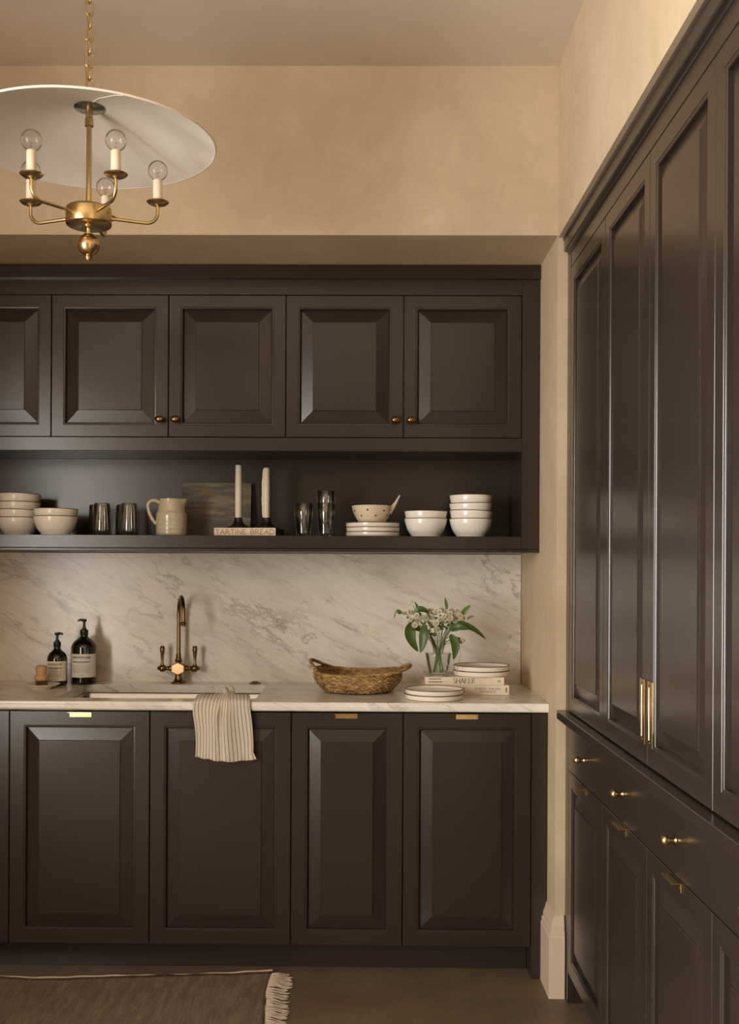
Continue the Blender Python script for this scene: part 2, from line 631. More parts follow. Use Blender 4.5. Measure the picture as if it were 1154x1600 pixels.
# ------------------------------------------------------------------ the room
NICHE_R, NICHE_L = 0.606, -1.975      # side walls of the recess
PIER_Y, BACK_Y = 3.35, 4.115          # front plane of the wall, back of the recess
SOFFIT = 2.409
CAB_X = 0.637                         # face of the tall cabinet

struct(MB().box(ROOM_L - 0.5, 1.4, ROOM_REAR - 0.3, 4.4, -0.1, 0.0).build('floor', 'concrete'))
struct(MB().box(ROOM_L - 0.5, 1.4, ROOM_REAR - 0.3, 4.4, CEIL, CEIL + 0.1).build('ceiling', 'ceiling'))
struct(MB().box(NICHE_L, NICHE_R, PIER_Y, BACK_Y, SOFFIT, CEIL)
       .box(ROOM_L, NICHE_L, PIER_Y, BACK_Y, 0, CEIL)
       .box(ROOM_L, 1.4, BACK_Y, BACK_Y + 0.2, 0, CEIL).build('wall_back', 'plaster'))
struct(MB().box(NICHE_R, 1.3, PIER_Y, BACK_Y, 0, CEIL).build('wall_pier', 'plaster'))
struct(MB().box(NICHE_R, 1.3, 1.02, PIER_Y, SOFFIT - 0.008, CEIL)
       .box(NICHE_R, 1.3, ROOM_REAR, 1.02, 0, CEIL)
       .box(1.26, 1.3, 1.02, PIER_Y, 0, SOFFIT).build('wall_right', 'plaster'))
struct(MB().box(ROOM_L - 0.2, 1.3, ROOM_REAR - 0.2, ROOM_REAR, 0, CEIL).build('wall_rear', 'rearwall'))
struct(MB().box(ROOM_L - 0.45, ROOM_L, ROOM_REAR, WIN_Y0, 0, CEIL)
       .box(ROOM_L - 0.45, ROOM_L, WIN_Y1, BACK_Y, 0, CEIL)
       .box(ROOM_L - 0.45, ROOM_L, WIN_Y0, WIN_Y1, 0, WIN_Z0)
       .box(ROOM_L - 0.45, ROOM_L, WIN_Y0, WIN_Y1, WIN_Z1, CEIL).build('wall_left', 'plaster'))

# the window that lights the room
win = struct(bpy.data.objects.new('window_1', None))
COL.objects.link(win)
win.location = (ROOM_L - 0.36, (WIN_Y0 + WIN_Y1) / 2, WIN_Z0)
ww, wh = WIN_Y1 - WIN_Y0, WIN_Z1 - WIN_Z0
fr = MB()
fr.box(-0.03, 0.03, -ww / 2, ww / 2, 0, 0.05).box(-0.03, 0.03, -ww / 2, ww / 2, wh - 0.05, wh)
for k in range(4):
    y = -ww / 2 + ww * k / 3
    fr.box(-0.03, 0.03, max(y - 0.025, -ww / 2), min(y + 0.025, ww / 2), 0.05, wh - 0.05)
fr.box(-0.02, 0.02, -ww / 2, ww / 2, wh * 0.6 - 0.012, wh * 0.6 + 0.012)
fr.build('window_frame', 'winframe', win)
for k in range(3):
    y0 = -ww / 2 + ww * k / 3 + 0.025
    y1 = -ww / 2 + ww * (k + 1) / 3 - 0.025
    MB().box(-0.003, 0.003, y0, y1, 0.05, wh * 0.6 - 0.012).build('pane', 'pane', win)
    MB().box(-0.003, 0.003, y0, y1, wh * 0.6 + 0.012, wh - 0.05).build('pane', 'pane', win)

# moulded baseboard round the foot of the pier
prof = [(0.0, 0.0), (0.022, 0.0), (0.022, 0.192), (0.019, 0.196), (0.019, 0.208), (0.014, 0.213), (0.014, 0.225), (0.008, 0.240), (0.004, 0.256), (0.0, 0.258)]
bb = MB()
vs = []
bx1, by1 = CAB_X - 0.003, 3.488
for d, z in prof:
    vs += [(NICHE_R - d, by1, z), (NICHE_R - d, PIER_Y - d, z), (bx1, PIER_Y - d, z)]
fs = []
for j in range(len(prof) - 1):
    for i in range(2):
        fs.append((j * 3 + i, j * 3 + i + 1, (j + 1) * 3 + i + 1, (j + 1) * 3 + i))
bb.add(vs, fs)
struct(bb.build('baseboard_pier', 'trim'))

# ------------------------------------------------------------------ cabinet doors


def door_meshes(w, h, fw, bev, key=''):
    f = MB().rect_rings(w, h, [(0, 0.021), (0, 0.0012), (0.0012, 0), (fw - 0.008, 0), (fw - 0.0068, 0.0014), (fw - 0.0018, 0.0018),
                              (fw - 0.0004, 0.004), (fw, 0.021)], close=True).mesh('door', 'paint')
    p = MB().rect_rings(w, h, [(fw - 0.004, 0.019), (fw - 0.0002, 0.0135), (fw + bev, 0.0032), (fw + bev + 0.0006, 0.0008), (fw + bev + 0.0015, 0.0002)], cap=True).mesh('raised_panel', 'paint')
    return f, p


def make_door(parent, loc, w, h, fw, bev):
    f, p = door_meshes(w, h, fw, bev)
    d = obj_from('door', f, parent, loc)
    obj_from('raised_panel', p, d)
    return d


def oval_knob_mesh():
    k = MB().lathe([(0.0, -0.0), (0.009, 0.0), (0.008, 0.003), (0.0055, 0.006), (0.0055, 0.012), (0.009, 0.015), (0.0125, 0.019), (0.0125, 0.023), (0.010, 0.027), (0.005, 0.0295), (0, 0.030)], 24)
    k.xform(Matrix.Rotation(PI / 2, 4, 'X'))          # axis along -y
    k.xform(Matrix.Diagonal((1.32, 1.0, 0.92, 1.0)))
    return k.mesh('knob', 'oldbrass', True)


def ball_knob_mesh():
    k = MB().lathe([(0.0, 0.0), (0.0075, 0.0), (0.0075, 0.002), (0.005, 0.004), (0.0042, 0.009), (0.0055, 0.012), (0.0095, 0.0165), (0.0112, 0.022), (0.0100, 0.0275), (0.006, 0.0315), (0, 0.033)], 24)
    k.xform(Matrix.Rotation(PI / 2, 4, 'X'))
    return k.mesh('knob', 'brass', True)


def tab_pull_mesh(mat='palebrass'):
    b = MB().bbox(-0.0365, 0.0365, -0.003, 0.0, -0.017, 0.0, 0.0006, 1)
    b.bbox(-0.0395, 0.0365, -0.021, 0.0, -0.0005, 0.0022, 0.0006, 1)
    for sx in (-1, 1):
        b.lathe([(0, 0), (0.0026, 0), (0.0026, 0.0008), (0.0018, 0.0012), (0, 0.0012)], 10)
        n = 50
        for i in range(len(b.v) - n, len(b.v)):
            x, y, z = b.v[i]
            b.v[i] = (sx * 0.028 + x, -0.003 - z, -0.0085 + y)
    return b.mesh('pull', mat)


KNOB_OVAL, KNOB_BALL, PULL_TAB = oval_knob_mesh(), ball_knob_mesh(), tab_pull_mesh()
PULL_TAB_DARK = tab_pull_mesh('brass')
SCREW = MB().lathe([(0, 0.0), (0.003, 0.0), (0.003, 0.0008), (0.002, 0.0013), (0, 0.0013)], 10).xform(Matrix.Rotation(PI / 2, 4, 'X')).mesh('screw', 'oldbrass', True)

# ------------------------------------------------------------------ upper wall cabinet
UY = 3.68
up = thing('wall_cabinet', 'dark brown wall cabinet with raised-panel doors above an open display shelf', 'cabinet', (0, UY, 1.41))
UL, UR = NICHE_L + 0.001, NICHE_R - 0.002


def upart(name, mb, mat='paint', smooth=False):
    return mb.build(name, mat, up, (0, -UY, -1.41), smooth=smooth)


DX = [-1.919, -1.509, -1.099, -0.689, -0.279, 0.131, 0.542]
Z0, Z1 = 1.808, 2.303
upart('face_frame', MB().bbox(DX[-1] + 0.001, UR, UY, UY + 0.022, 1.421, 2.362, 0.001, 1)
      .bbox(UL, DX[0] - 0.001, UY, UY + 0.022, 1.421, 2.362, 0.001, 1)
      .bbox(DX[0] - 0.001, DX[-1] + 0.001, UY, UY + 0.022, Z1 + 0.0015, 2.362, 0.001, 1)
      .bbox(DX[0] - 0.001, DX[-1] + 0.001, UY, UY + 0.022, 1.760, Z0 - 0.0015, 0.001, 1)
      .bbox(DX[0] - 0.001, DX[-1] + 0.001, UY, UY + 0.022, 1.421, 1.465, 0.001, 1))
upart('cornice', MB().bbox(UL, UR + 0.001, UY - 0.014, UY + 0.05, 2.359, 2.406, 0.0015, 2))
upart('carcass', MB().box(UL, UR, UY + 0.0225, 4.07, 1.762, 2.400))
upart('shelf_back', MB().box(DX[0] - 0.02, DX[-1] + 0.02, 3.985, 4.005, 1.43, 1.7615))
upart('shelf_side', MB().box(DX[-1] + 0.001, DX[-1] + 0.02, UY + 0.0225, 3.985, 1.465, 1.7615))
upart('shelf_side', MB().box(DX[0] - 0.02, DX[0] - 0.001, UY + 0.0225, 3.985, 1.465, 1.7615))
upart('shelf_board', MB().box(DX[0] - 0.02, DX[-1] + 0.02, UY + 0.0225, 3.985, 1.43, 1.465))
upart('bottom_panel', MB().box(UL, UR, UY + 0.012, 4.07, 1.4115, 1.4295))
upart('light_rail', MB().bbox(UL, UR, UY - 0.006, UY + 0.012, 1.409, 1.4195, 0.0025, 2))
for i in range(6):
    w = DX[i + 1] - DX[i] - 0.003
    d = make_door(up, ((DX[i] + DX[i + 1]) / 2, 0.0, (Z0 + Z1) / 2 - 1.41), w, Z1 - Z0 - 0.001, 0.0485, 0.044)
    side = 1 if i % 2 == 0 else -1
    obj_from('knob', KNOB_OVAL, d, (side * (w / 2 - 0.0255), 0, -0.188))

# ------------------------------------------------------------------ base cabinets
BY = 3.49
BX = [-1.645, -1.1755, -0.7095, -0.241, 0.1285, 0.5515]
BZ0, BZ1 = 0.105, 0.874


def base_unit(x0, x1, label, doors, pulls, open_top=False):
    t = thing('base_cabinet', label, 'cabinet', ((x0 + x1) / 2, BY, 0.10), group=None)
    hw = (x1 - x0) / 2 - 0.0008
    yb = 4.085 - BY
    if open_top:
        MB().box(-hw, -hw + 0.018, 0.0215, yb, 0.0, 0.775).box(hw - 0.018, hw, 0.0215, yb, 0.0, 0.775) \
            .box(-hw, hw, 0.0215, yb, 0.0, 0.018).box(-hw, hw, yb - 0.012, yb, 0.0, 0.775).box(-hw, hw, 0.0215, 0.034, 0.70, 0.775).build('carcass', 'paint', t)
    else:
        MB().box(-hw, hw, 0.0215, yb, 0.0, 0.775).build('carcass', 'paint', t)
    n = len(doors) - 1
    cx = (x0 + x1) / 2
    for i in range(n):
        a, b = doors[i], doors[i + 1]
        d = make_door(t, ((a + b) / 2 - cx, 0, (BZ0 + BZ1) / 2 - 0.10), b - a - 0.003, BZ1 - BZ0, 0.054, 0.042)
        if pulls[i]:
            obj_from('pull', PULL_TAB, d, (pulls[i] - (a + b) / 2, 0, (BZ1 - BZ0) / 2 - 0.002))
    return t


base_unit(NICHE_L + 0.002, BX[1], 'dark brown base cabinet on the bottle side of the sink cabinet', [NICHE_L + 0.002, BX[0], BX[1]], [0, -1.41])
base_unit(BX[1], BX[3], 'dark brown two-door sink cabinet with a striped towel over its worktop', BX[1:4], [-0.939, -0.475], True)
base_unit(BX[3], BX[4], 'narrow dark brown base cabinet under the woven basket', BX[3:5], [-0.059])
base_unit(BX[4], BX[5], 'dark brown base cabinet under the flowers and books', BX[4:6], [0.339])
tag(MB().bbox(BX[5] + 0.001, NICHE_R - 0.002, BY, 4.085, 0.0, 0.876, 0.001, 1).build('end_panel', 'paint'),
    'dark brown filler panel reaching the floor beside the plastered pier', 'cabinet panel')
tag(MB().bbox(NICHE_L + 0.002, BX[5], 3.580, 3.60, 0.0, 0.0995, 0.001, 1).build('toe_kick', 'paint'),
    'dark recessed toe kick board running under the base cabinets', 'toe kick')

# ------------------------------------------------------------------ worktop, backsplash, sink
CZ = 0.91
SX0, SX1, SY0, SY1 = -1.050, -0.368, 3.562, 3.975
X0, X1, Y0, Y1 = NICHE_L + 0.001, NICHE_R - 0.001, 3.475, 4.092
wt = MB()
bz = 0.004


def ring_pts(i, z):
    return [(X0, Y0 + i, z), (X1, Y0 + i, z), (X1, Y1, z), (X0, Y1, z)]


def hole_pts(i, z, r=0.02):
    p = []
    for cx, cy, a in ((SX0 + r, SY0 + r, PI), (SX1 - r, SY0 + r, 1.5 * PI), (SX1 - r, SY1 - r, 0), (SX0 + r, SY1 - r, 0.5 * PI)):
        for k in range(5):
            t = a + 0.5 * PI * k / 4
            p.append((cx + (r + i) * math.cos(t), cy + (r + i) * math.sin(t), z))
    return p


def slab_face(z, oi, hi):
    o, h = ring_pts(oi, z), hole_pts(hi, z)
    n = len(h)
    fs = []
    # outer corner c owns hole points 5c..5c+4
    for c in range(4):
        for k in range(4):
            fs.append((c, 4 + 5 * c + k, 4 + 5 * c + k + 1))
        fs.append((c, 4 + 5 * c + 4, 4 + (5 * c + 5) % n, (c + 1) % 4))
    return o + h, fs


wt.add(*slab_face(CZ, bz, 0.0015))
wt.add(*slab_face(CZ - 0.03, bz, 0.0))
pf = [(0.004, CZ), (0.0028, CZ - 0.0004), (0.0012, CZ - 0.0013), (0.0002, CZ - 0.003), (0.0, CZ - 0.008), (-0.0012, CZ - 0.012), (-0.0012, CZ - 0.022), (0.0, CZ - 0.027), (0.004, CZ - 0.03)]
vs = []
for i, z in pf:
    vs += ring_pts(i, z)
wt.add(vs, [(j * 4 + i, j * 4 + (i + 1) % 4, (j + 1) * 4 + (i + 1) % 4, (j + 1) * 4 + i) for j in range(len(pf) - 1) for i in range(4)])
hp = hole_pts(0.0015, CZ) + hole_pts(0.0, CZ - 0.0015) + hole_pts(0.0, CZ - 0.03)
n = 20
wt.add(hp, [(j * n + i, j * n + (i + 1) % n, (j + 1) * n + (i + 1) % n, (j + 1) * n + i) for j in range(2) for i in range(n)])
tag(wt.build('worktop', 'marble'), 'veined cream marble worktop with a sink cut-out over the base cabinets', 'countertop')
tag(MB().bbox(NICHE_L + 0.002, NICHE_R - 0.002, 4.093, 4.113, CZ - 0.03, 1.4085, 0.001, 1).build('backsplash', 'marble'),
    'tall veined marble backsplash slab below the wall cabinet', 'backsplash')

sk = thing('sink', 'undermount brushed steel sink set below the marble worktop', 'sink', ((SX0 + SX1) / 2, (SY0 + SY1) / 2, 0.68))
hx, hy = (SX1 - SX0) / 2 - 0.002, (SY1 - SY0) / 2 - 0.002
basin = MB()


def rr(hx, hy, r, z):
    p = []
    for cx, cy, a in ((-hx + r, -hy + r, PI), (hx - r, -hy + r, 1.5 * PI), (hx - r, hy - r, 0), (-hx + r, hy - r, 0.5 * PI)):
        for k in range(5):
            t = a + 0.5 * PI * k / 4
            p.append((cx + r * math.cos(t), cy + r * math.sin(t), z))
    return p


rings = [rr(hx + 0.02, hy + 0.012, 0.02, 0.1985), rr(hx, hy, 0.02, 0.1985), rr(hx - 0.003, hy - 0.003, 0.02, 0.194), rr(hx - 0.004, hy - 0.004, 0.022, 0.03), rr(hx - 0.02, hy - 0.02, 0.03, 0.012), rr(0.04, 0.04, 0.035, 0.006)]
vs = [p for r in rings for p in r]
fs = [(j * 20 + i, j * 20 + (i + 1) % 20, (j + 1) * 20 + (i + 1) % 20, (j + 1) * 20 + i) for j in range(len(rings) - 1) for i in range(20)]
basin.add(vs, fs)
basin.build('basin', 'steel', sk, smooth=True, angle=50)
MB().lathe([(0.0, 0.003), (0.03, 0.004), (0.042, 0.007), (0.045, 0.0055)], 28).build('drain', 'steel', sk, smooth=True)

# ------------------------------------------------------------------ tall cabinet along the right wall
TY = PIER_Y - 0.002
tall = thing('pantry_cabinet', 'floor-to-soffit brown pantry cabinet with tall doors, drawer band and lower doors', 'cabinet', (CAB_X, TY, 0), (0, 0, -PI / 2))
# local x runs towards the room (world -Y), local y into the cabinet (world +X)
LEN = TY - 1.03
TD = [0.052, 0.523, 0.965, 1.411, 1.857, 2.300]
MB().box(0.0, LEN, 0.0225, 0.60, 0.095, 2.36).build('carcass', 'paint', tall)
MB().bbox(0.0, TD[0] - 0.001, 0.0, 0.0215, 0.0, 2.36, 0.001, 1).build('stile', 'paint', tall)
MB().bbox(TD[-1] + 0.001, LEN, 0.0, 0.0215, 0.0, 2.36, 0.001, 1).build('stile', 'paint', tall)
MB().box(0.0, TD[0] + 0.0, 0.022, 0.08, 0.0, 0.0945).box(0.02, LEN, 0.08, 0.098, 0.0, 0.0945).build('plinth', 'paint', tall)
MB().bbox(TD[0], TD[-1], 0.001, 0.0215, 2.296, 2.36, 0.001, 1).build('frieze', 'paint', tall)
# cornice profile: (projection towards the room, height)
cp = [(-0.004, 2.343), (0.001, 2.343), (0.0035, 2.346), (0.0035, 2.350), (0.012, 2.352), (0.0145, 2.356), (0.0145, 2.386), (0.017, 2.389), (0.0185, 2.392), (0.0185, 2.3985), (-0.004, 2.3985)]
cm = MB()
n = len(cp)
cm.add([(x, -p, z) for x in (0.012, LEN) for p, z in cp], [(i, (i + 1) % n, n + (i + 1) % n, n + i) for i in range(n)] + [tuple(range(n)), tuple(range(n, 2 * n))])
cm.build('cornice', 'paint', tall)
MB().box(0.0, LEN, -0.0, 0.1, 2.3605, 2.398).build('cornice_backing', 'paint', tall)
MB().bbox(0.004, LEN, -0.030, 0.0215, 0.880, 0.907, 0.002, 2).build('ledge', 'paint', tall)
MB().bbox(TD[0] - 0.001, TD[-1] + 0.001, 0.0, 0.0215, 0.727, 0.8795, 0.001, 1).build('drawer_front', 'paint', tall)
df = tall.children[-1]
for i in range(5):
    a, b = TD[i], TD[i + 1]
    c = (a + b) / 2
    w = b - a - 0.003
    d = make_door(tall, (c, 0, (0.909 + 2.293) / 2), w, 2.293 - 0.909 - 0.002, 0.052, 0.042)
    if i in (1, 2, 3, 4):
        s = 1 if i in (1, 3) else -1
        pl = MB().rect_rings(0.042, 0.146, [(0, 0.0), (0, -0.0036), (0.0006, -0.0042), (0.0145, -0.0042), (0.0150, -0.0036), (0.0150, -0.0006)], cap=True).build('pull', 'palebrass', d, (s * (w / 2 - 0.030), 0, 1.030 - (0.909 + 2.293) / 2))
        for zz in (-0.064, 0.064):
            obj_from('screw', SCREW, None, (0, 0, 0))
            sc = bpy.data.objects[COL.objects[-1].name]
            sc.parent = d
            sc.location = (s * (w / 2 - 0.030), -0.0042, 1.030 - (0.909 + 2.293) / 2 + zz)
        pl['label'] = 'pale brass flush pull plate with a vertical slot'
    ld = make_door(tall, (c, 0, (0.097 + 0.724) / 2), w, 0.724 - 0.097, 0.052, 0.042)
    obj_from('pull', PULL_TAB_DARK, ld, (0.005, 0, (0.724 - 0.097) / 2 - 0.003))
    obj_from('knob', KNOB_BALL, df, (c + 0.002, 0, 0.800))

# ------------------------------------------------------------------ chandelier
CHX, CHY = -0.6725, 2.55
ch = thing('chandelier', 'brass five-arm chandelier with a wide cream parchment shade hanging on a chain', 'chandelier', (CHX, CHY, 2.09))
B0 = 2.09


def cpart(name, mb, mat, smooth=True, angle=40, parent=ch, loc=None):
    return mb.build(name, mat, parent, loc if loc is not None else (0, 0, -B0), smooth=smooth, angle=angle)


# shade: shallow cone with a slightly dropped rim, a little thickness, open at the hub
RIM = 2.378
sp = [(0.036, 0.086), (0.10, 0.070), (0.18, 0.042), (0.25, 0.018), (0.290, 0.002), (0.302, -0.003)]
outer = [(r, z + 0.003) for r, z in sp]
prof = sp + [(0.3035, -0.001), (0.302, 0.002)] + outer[::-1][1:] + [sp[0]]
sh = MB().lathe(prof, 96, (0, 0, RIM), wob=lambda a, z: 1 + 0.004 * math.sin(3 * a + 1))
shade = cpart('shade', sh, 'shade', True, 60)
# rim binding and the glued seams
rb = MB()
rb.tube([(0.3025 * math.cos(2 * PI * k / 96) * (1 + 0.004 * math.sin(3 * 2 * PI * k / 96 + 1)), 0.3025 * math.sin(2 * PI * k / 96) * (1 + 0.004 * math.sin(3 * 2 * PI * k / 96 + 1)), RIM - 0.001) for k in range(96)], 0.0028, 6, closed=True)
rb.build('rim_binding', 'shade', shade, (0, 0, 0), smooth=True)
for ang in (math.radians(-62),):
    sm = MB()
    pts = [(r, z) for r, z in sp]
    sm.tube([(r * math.cos(ang), r * math.sin(ang), RIM + z - 0.0008) for r, z in pts], 0.0017, 6)
    sm.build('seam', 'shade', shade, smooth=True)
cpart('hub_disc', MB().lathe([(0.0, 0.082), (0.034, 0.082), (0.037, 0.084), (0.037, 0.092), (0.008, 0.096), (0, 0.096)], 32, (0, 0, RIM)), 'steel')
cpart('rod', MB().lathe([(0.0085, 0.082), (0.0085, 0.060), (0.0105, 0.058), (0.0105, 0.040), (0.0065, 0.038), (0.0065, -0.16)], 20, (0, 0, RIM)), 'brass')
cpart('drum', MB().lathe([(0, 2.221), (0.051, 2.221), (0.0535, 2.219), (0.0545, 2.215), (0.0545, 2.183), (0.0535, 2.179), (0.051, 2.177), (0, 2.177)], 48), 'brass')
cpart('finial', MB().lathe([(0, 2.178), (0.012, 2.178), (0.012, 2.174), (0.0065, 2.170), (0.006, 2.162), (0.009, 2.160), (0.009, 2.157), (0.013, 2.1555)] +
                          [(0.0265 * math.cos(t), 2.1305 + 0.0265 * math.sin(t)) for t in [math.radians(q) for q in range(72, -73, -12)]] +
                          [(0.009, 2.1035), (0.0105, 2.102), (0.009, 2.0995), (0.0085, 2.098), (0.007, 2.095), (0.004, 2.0915), (0, 2.091)], 36), 'brass')
arm_r, cup_z = 0.165, 2.247
for k in range(5):
    th = -PI / 2 + math.radians(36 + 72 * k)
    rt = Matrix.Rotation(th, 4, 'Z')
    pts = [(0.050, 0, 2.200), (0.10, 0, 2.199), (arm_r - 0.028, 0, 2.198)] + [(arm_r - 0.028 + 0.028 * math.sin(t), 0, 2.226 - 0.028 * math.cos(t)) for t in [math.radians(q) for q in range(15, 91, 15)]] + [(arm_r, 0, 2.236), (arm_r, 0, cup_z - 0.002)]
    a = cpart('arm', MB().tube(pts, 0.0042, 12).xform(rt), 'brass')
    c0 = rt @ Vector((arm_r, 0, 0))
    MB().lathe([(0, cup_z - 0.006), (0.007, cup_z - 0.005), (0.010, cup_z - 0.001), (0.022, cup_z + 0.001), (0.0265, cup_z + 0.005), (0.0272, cup_z + 0.006), (0.0262, cup_z + 0.0066), (0.021, cup_z + 0.0035), (0.012, cup_z + 0.003), (0, cup_z + 0.003)], 32, (c0.x, c0.y, 0)).build('drip_cup', 'brass', a, smooth=True, angle=40)
    MB().lathe([(0, cup_z + 0.003), (0.0115, cup_z + 0.003), (0.0115, cup_z + 0.058), (0.0105, cup_z + 0.0595), (0, cup_z + 0.0595)], 24, (c0.x, c0.y, 0)).build('candle_sleeve', 'candlesleeve', a, smooth=True, angle=40)
    bc, br = cup_z + 0.083, 0.0245
    bp = [(0.0085, cup_z + 0.0597), (0.0085, cup_z + 0.0605)] + [(br * math.cos(t), bc + br * math.sin(t)) for t in [math.radians(q) for q in range(-62, 91, 8)]]
    MB().lathe(bp, 28, (c0.x, c0.y, 0)).build('bulb', 'bulb', a, smooth=True, angle=60)
    fl = MB().tube([(c0.x + 0.004 * math.cos(q * 1.9), c0.y + 0.004 * math.sin(q * 1.9), cup_z + 0.062 + 0.0022 * q) for q in range(9)], 0.0006, 5)
    fl.build('filament', 'filament', a, smooth=True)
# chain of oval links, alternating
lk = MB()
lp = []
LH, LW = 0.0185, 0.0085
for k in range(24):
    a = 2 * PI * k / 24
    lp.append((LW * math.cos(a), 0, (LH - LW) * (1 if math.sin(a) > 0 else -1) * (0 if abs(math.sin(a)) < 1e-6 else 1) + LW * math.sin(a)))
lk.tube(lp, 0.0021, 8, closed=True)
LINK = lk.mesh('chain_link', 'brass', True)
zc = 2.4905
# loop on top of the shade
tp = MB().tube([(0.016 * math.cos(a), 0, 2.486 + 0.016 * math.sin(a)) for a in [2 * PI * k / 24 for k in range(24)]], 0.0026, 8, closed=True)
tp.lathe([(0, 2.470), (0.012, 2.470), (0.012, 2.474), (0.006, 2.476), (0.004, 2.478)], 16)
cpart('loop', tp, 'brass')
z = 2.5165
i = 0
while z < CEIL - 0.045:
    obj_from('chain_link', LINK, ch, (0, 0, z - B0), (0, 0, PI / 2 * (i % 2) + 0.45))
    z += 0.0312
    i += 1
cpart('cord', MB().tube([(-0.006 + 0.004 * math.sin(q * 0.9), -0.004 + 0.003 * math.cos(q * 1.3), 2.475 + 0.02 * q) for q in range(23)], 0.0016, 6), 'brass')
cpart('canopy', MB().lathe([(0, CEIL - 0.045), (0.008, CEIL - 0.044), (0.012, CEIL - 0.034), (0.045, CEIL - 0.022), (0.06, CEIL - 0.006), (0.06, CEIL - 0.0005), (0, CEIL - 0.0005)], 36), 'brass')

# ------------------------------------------------------------------ crockery
SHELF = 1.4655
BOWL_P = [(0.0, 0.004), (0.047, 0.004), (0.049, 0.0), (0.052, 0.0), (0.0525, 0.006), (0.059, 0.014), (0.0665, 0.026), (0.0708, 0.038), (0.0735, 0.046), (0.0775, 0.066), (0.0768, 0.0672), (0.0755, 0.066),
          (0.0715, 0.046), (0.0685, 0.037), (0.0635, 0.027), (0.0555, 0.016), (0.045, 0.010), (0.0, 0.008)]
bowl_me = MB().lathe(BOWL_P, 48).mesh('bowl', 'ceramic', True, 50)
rim_me = MB().tube([(0.0767 * math.cos(2 * PI * k / 48), 0.0767 * math.sin(2 * PI * k / 48), 0.0666) for k in range(48)], 0.0014, 6, closed=True).mesh('rim', 'rim', True)


def bowl(loc, rot, label, group):
    o = obj_from('bowl', bowl_me, None, loc, rot)
    obj_from('rim', rim_me, o)
    return tag(o, label, 'bowl', group)


def bowls(x, y, n, tilts, labels, group):
    for k in range(n):
        bowl((x - 0.02 * tilts[k][1], y, SHELF + (0.0266 if n == 2 else 0.0282) * k), (tilts[k][0], tilts[k][1], 0.4 * k), labels[k], group)


R = math.radians
bowls(-1.272, 3.872, 4, [(0, 0), (0, R(1.6)), (0, R(0.2)), (0, R(2.6))],
      ['lowest white bowl in the four-bowl stack beside the smoked tumblers', 'second-lowest white bowl in the four-bowl stack towards the tumblers', 'second-highest white bowl in the four-bowl stack towards the tumblers', 'tilted topmost white bowl of the four-bowl stack towards the tumblers'], 'white bowls on the open shelf')
bowls(-1.107, 3.768, 2, [(0, 0), (0, R(0.8))],
      ['lower white bowl of the pair next to the smoked tumblers', 'upper white bowl of the pair next to the smoked tumblers'], 'white bowls on the open shelf')
bowls(0.2185, 3.82, 2, [(0, 0), (0, R(0.3))],
      ['lower white bowl of the pair next to the stacked plates', 'upper white bowl of the pair next to the stacked plates'], 'white bowls on the open shelf')
bowls(0.381, 3.82, 4, [(0, 0), (0, R(1.7)), (0, R(-1.6)), (0, R(0.2))],
      ['lowest white bowl in the four-bowl stack at the shelf end', 'second-lowest white bowl in the four-bowl stack at the shelf end', 'second-highest white bowl in the four-bowl stack at the shelf end', 'topmost white bowl of the four-bowl stack at the shelf end'], 'white bowls on the open shelf')


def plate_meshes(r, h):
    p = [(0, 0.002), (r - 0.011, 0.002), (r - 0.009, 0.0), (r - 0.004, 0.0), (r - 0.0012, 0.0022), (r - 0.0003, 0.005), (r + 0.0005, h), (r - 0.0015, h + 0.0008), (r - 0.003, h), (r - 0.0045, 0.010), (r - 0.012, 0.0065), (0, 0.006)]
    a = MB().lathe(p, 64).mesh('plate', 'plate', True, 50)
    b = MB().tube([((r - 0.001) * math.cos(2 * PI * k / 64), (r - 0.001) * math.sin(2 * PI * k / 64), h + 0.0003) for k in range(64)], 0.0019, 6, closed=True).mesh('rim', 'rim', True)
    return a, b


def plates(loc, n, r, h, labels, group):
    a, b = plate_meshes(r, h)
    for k in range(n):
        o = obj_from('plate', a, None, (loc[0] + 0.0012 * (k % 2), loc[1], loc[2] + k * (h + 0.0012)), (0, 0, k * 0.5))
        obj_from('rim', b, o)
        tag(o, labels[k], 'plate', group)


plates((0.027, 3.81, SHELF), 3, 0.096, 0.0155, ['lowest rimmed plate under the speckled bowl', 'middle rimmed plate under the speckled bowl', 'top rimmed plate holding the speckled bowl'], 'rimmed plates stacked on the open shelf')
plates((0.236, 3.598, CZ + 0.0005), 2, 0.099, 0.0160, ['lower black-rimmed plate on the marble in front of the books', 'upper black-rimmed plate on the marble in front of the books'], 'black-rimmed plates on the worktop')

# speckled pinch bowl with a horn handle
sb = thing('spouted_bowl', 'speckled cream pinch bowl with a horn handle on three plates', 'bowl', (0.024, 3.81, SHELF + 0.0505))
wobf = lambda a, z: 1 + (0.02 * math.sin(3 * a + 0.5) + 0.012 * math.sin(7 * a)) * min(1, z / 0.03)
body = MB().lathe([(0, 0.0), (0.042, 0.0), (0.048, 0.004), (0.058, 0.018), (0.067, 0.036), (0.0735, 0.060), (0.072, 0.0615), (0.070, 0.060), (0.063, 0.036), (0.054, 0.019), (0.043, 0.007), (0, 0.006)], 48, wob=wobf)
body.build('body', 'speckle', sb, smooth=True, angle=60)
MB().tube(smooth_path([(0.060, -0.010, 0.040), (0.074, -0.006, 0.056), (0.086, -0.003, 0.074), (0.100, 0.0, 0.100)], 5), [0.014 - 0.0115 * min(1, k / 15) ** 0.8 for k in range(16)], 10).build('handle', 'speckle', sb, smooth=True)
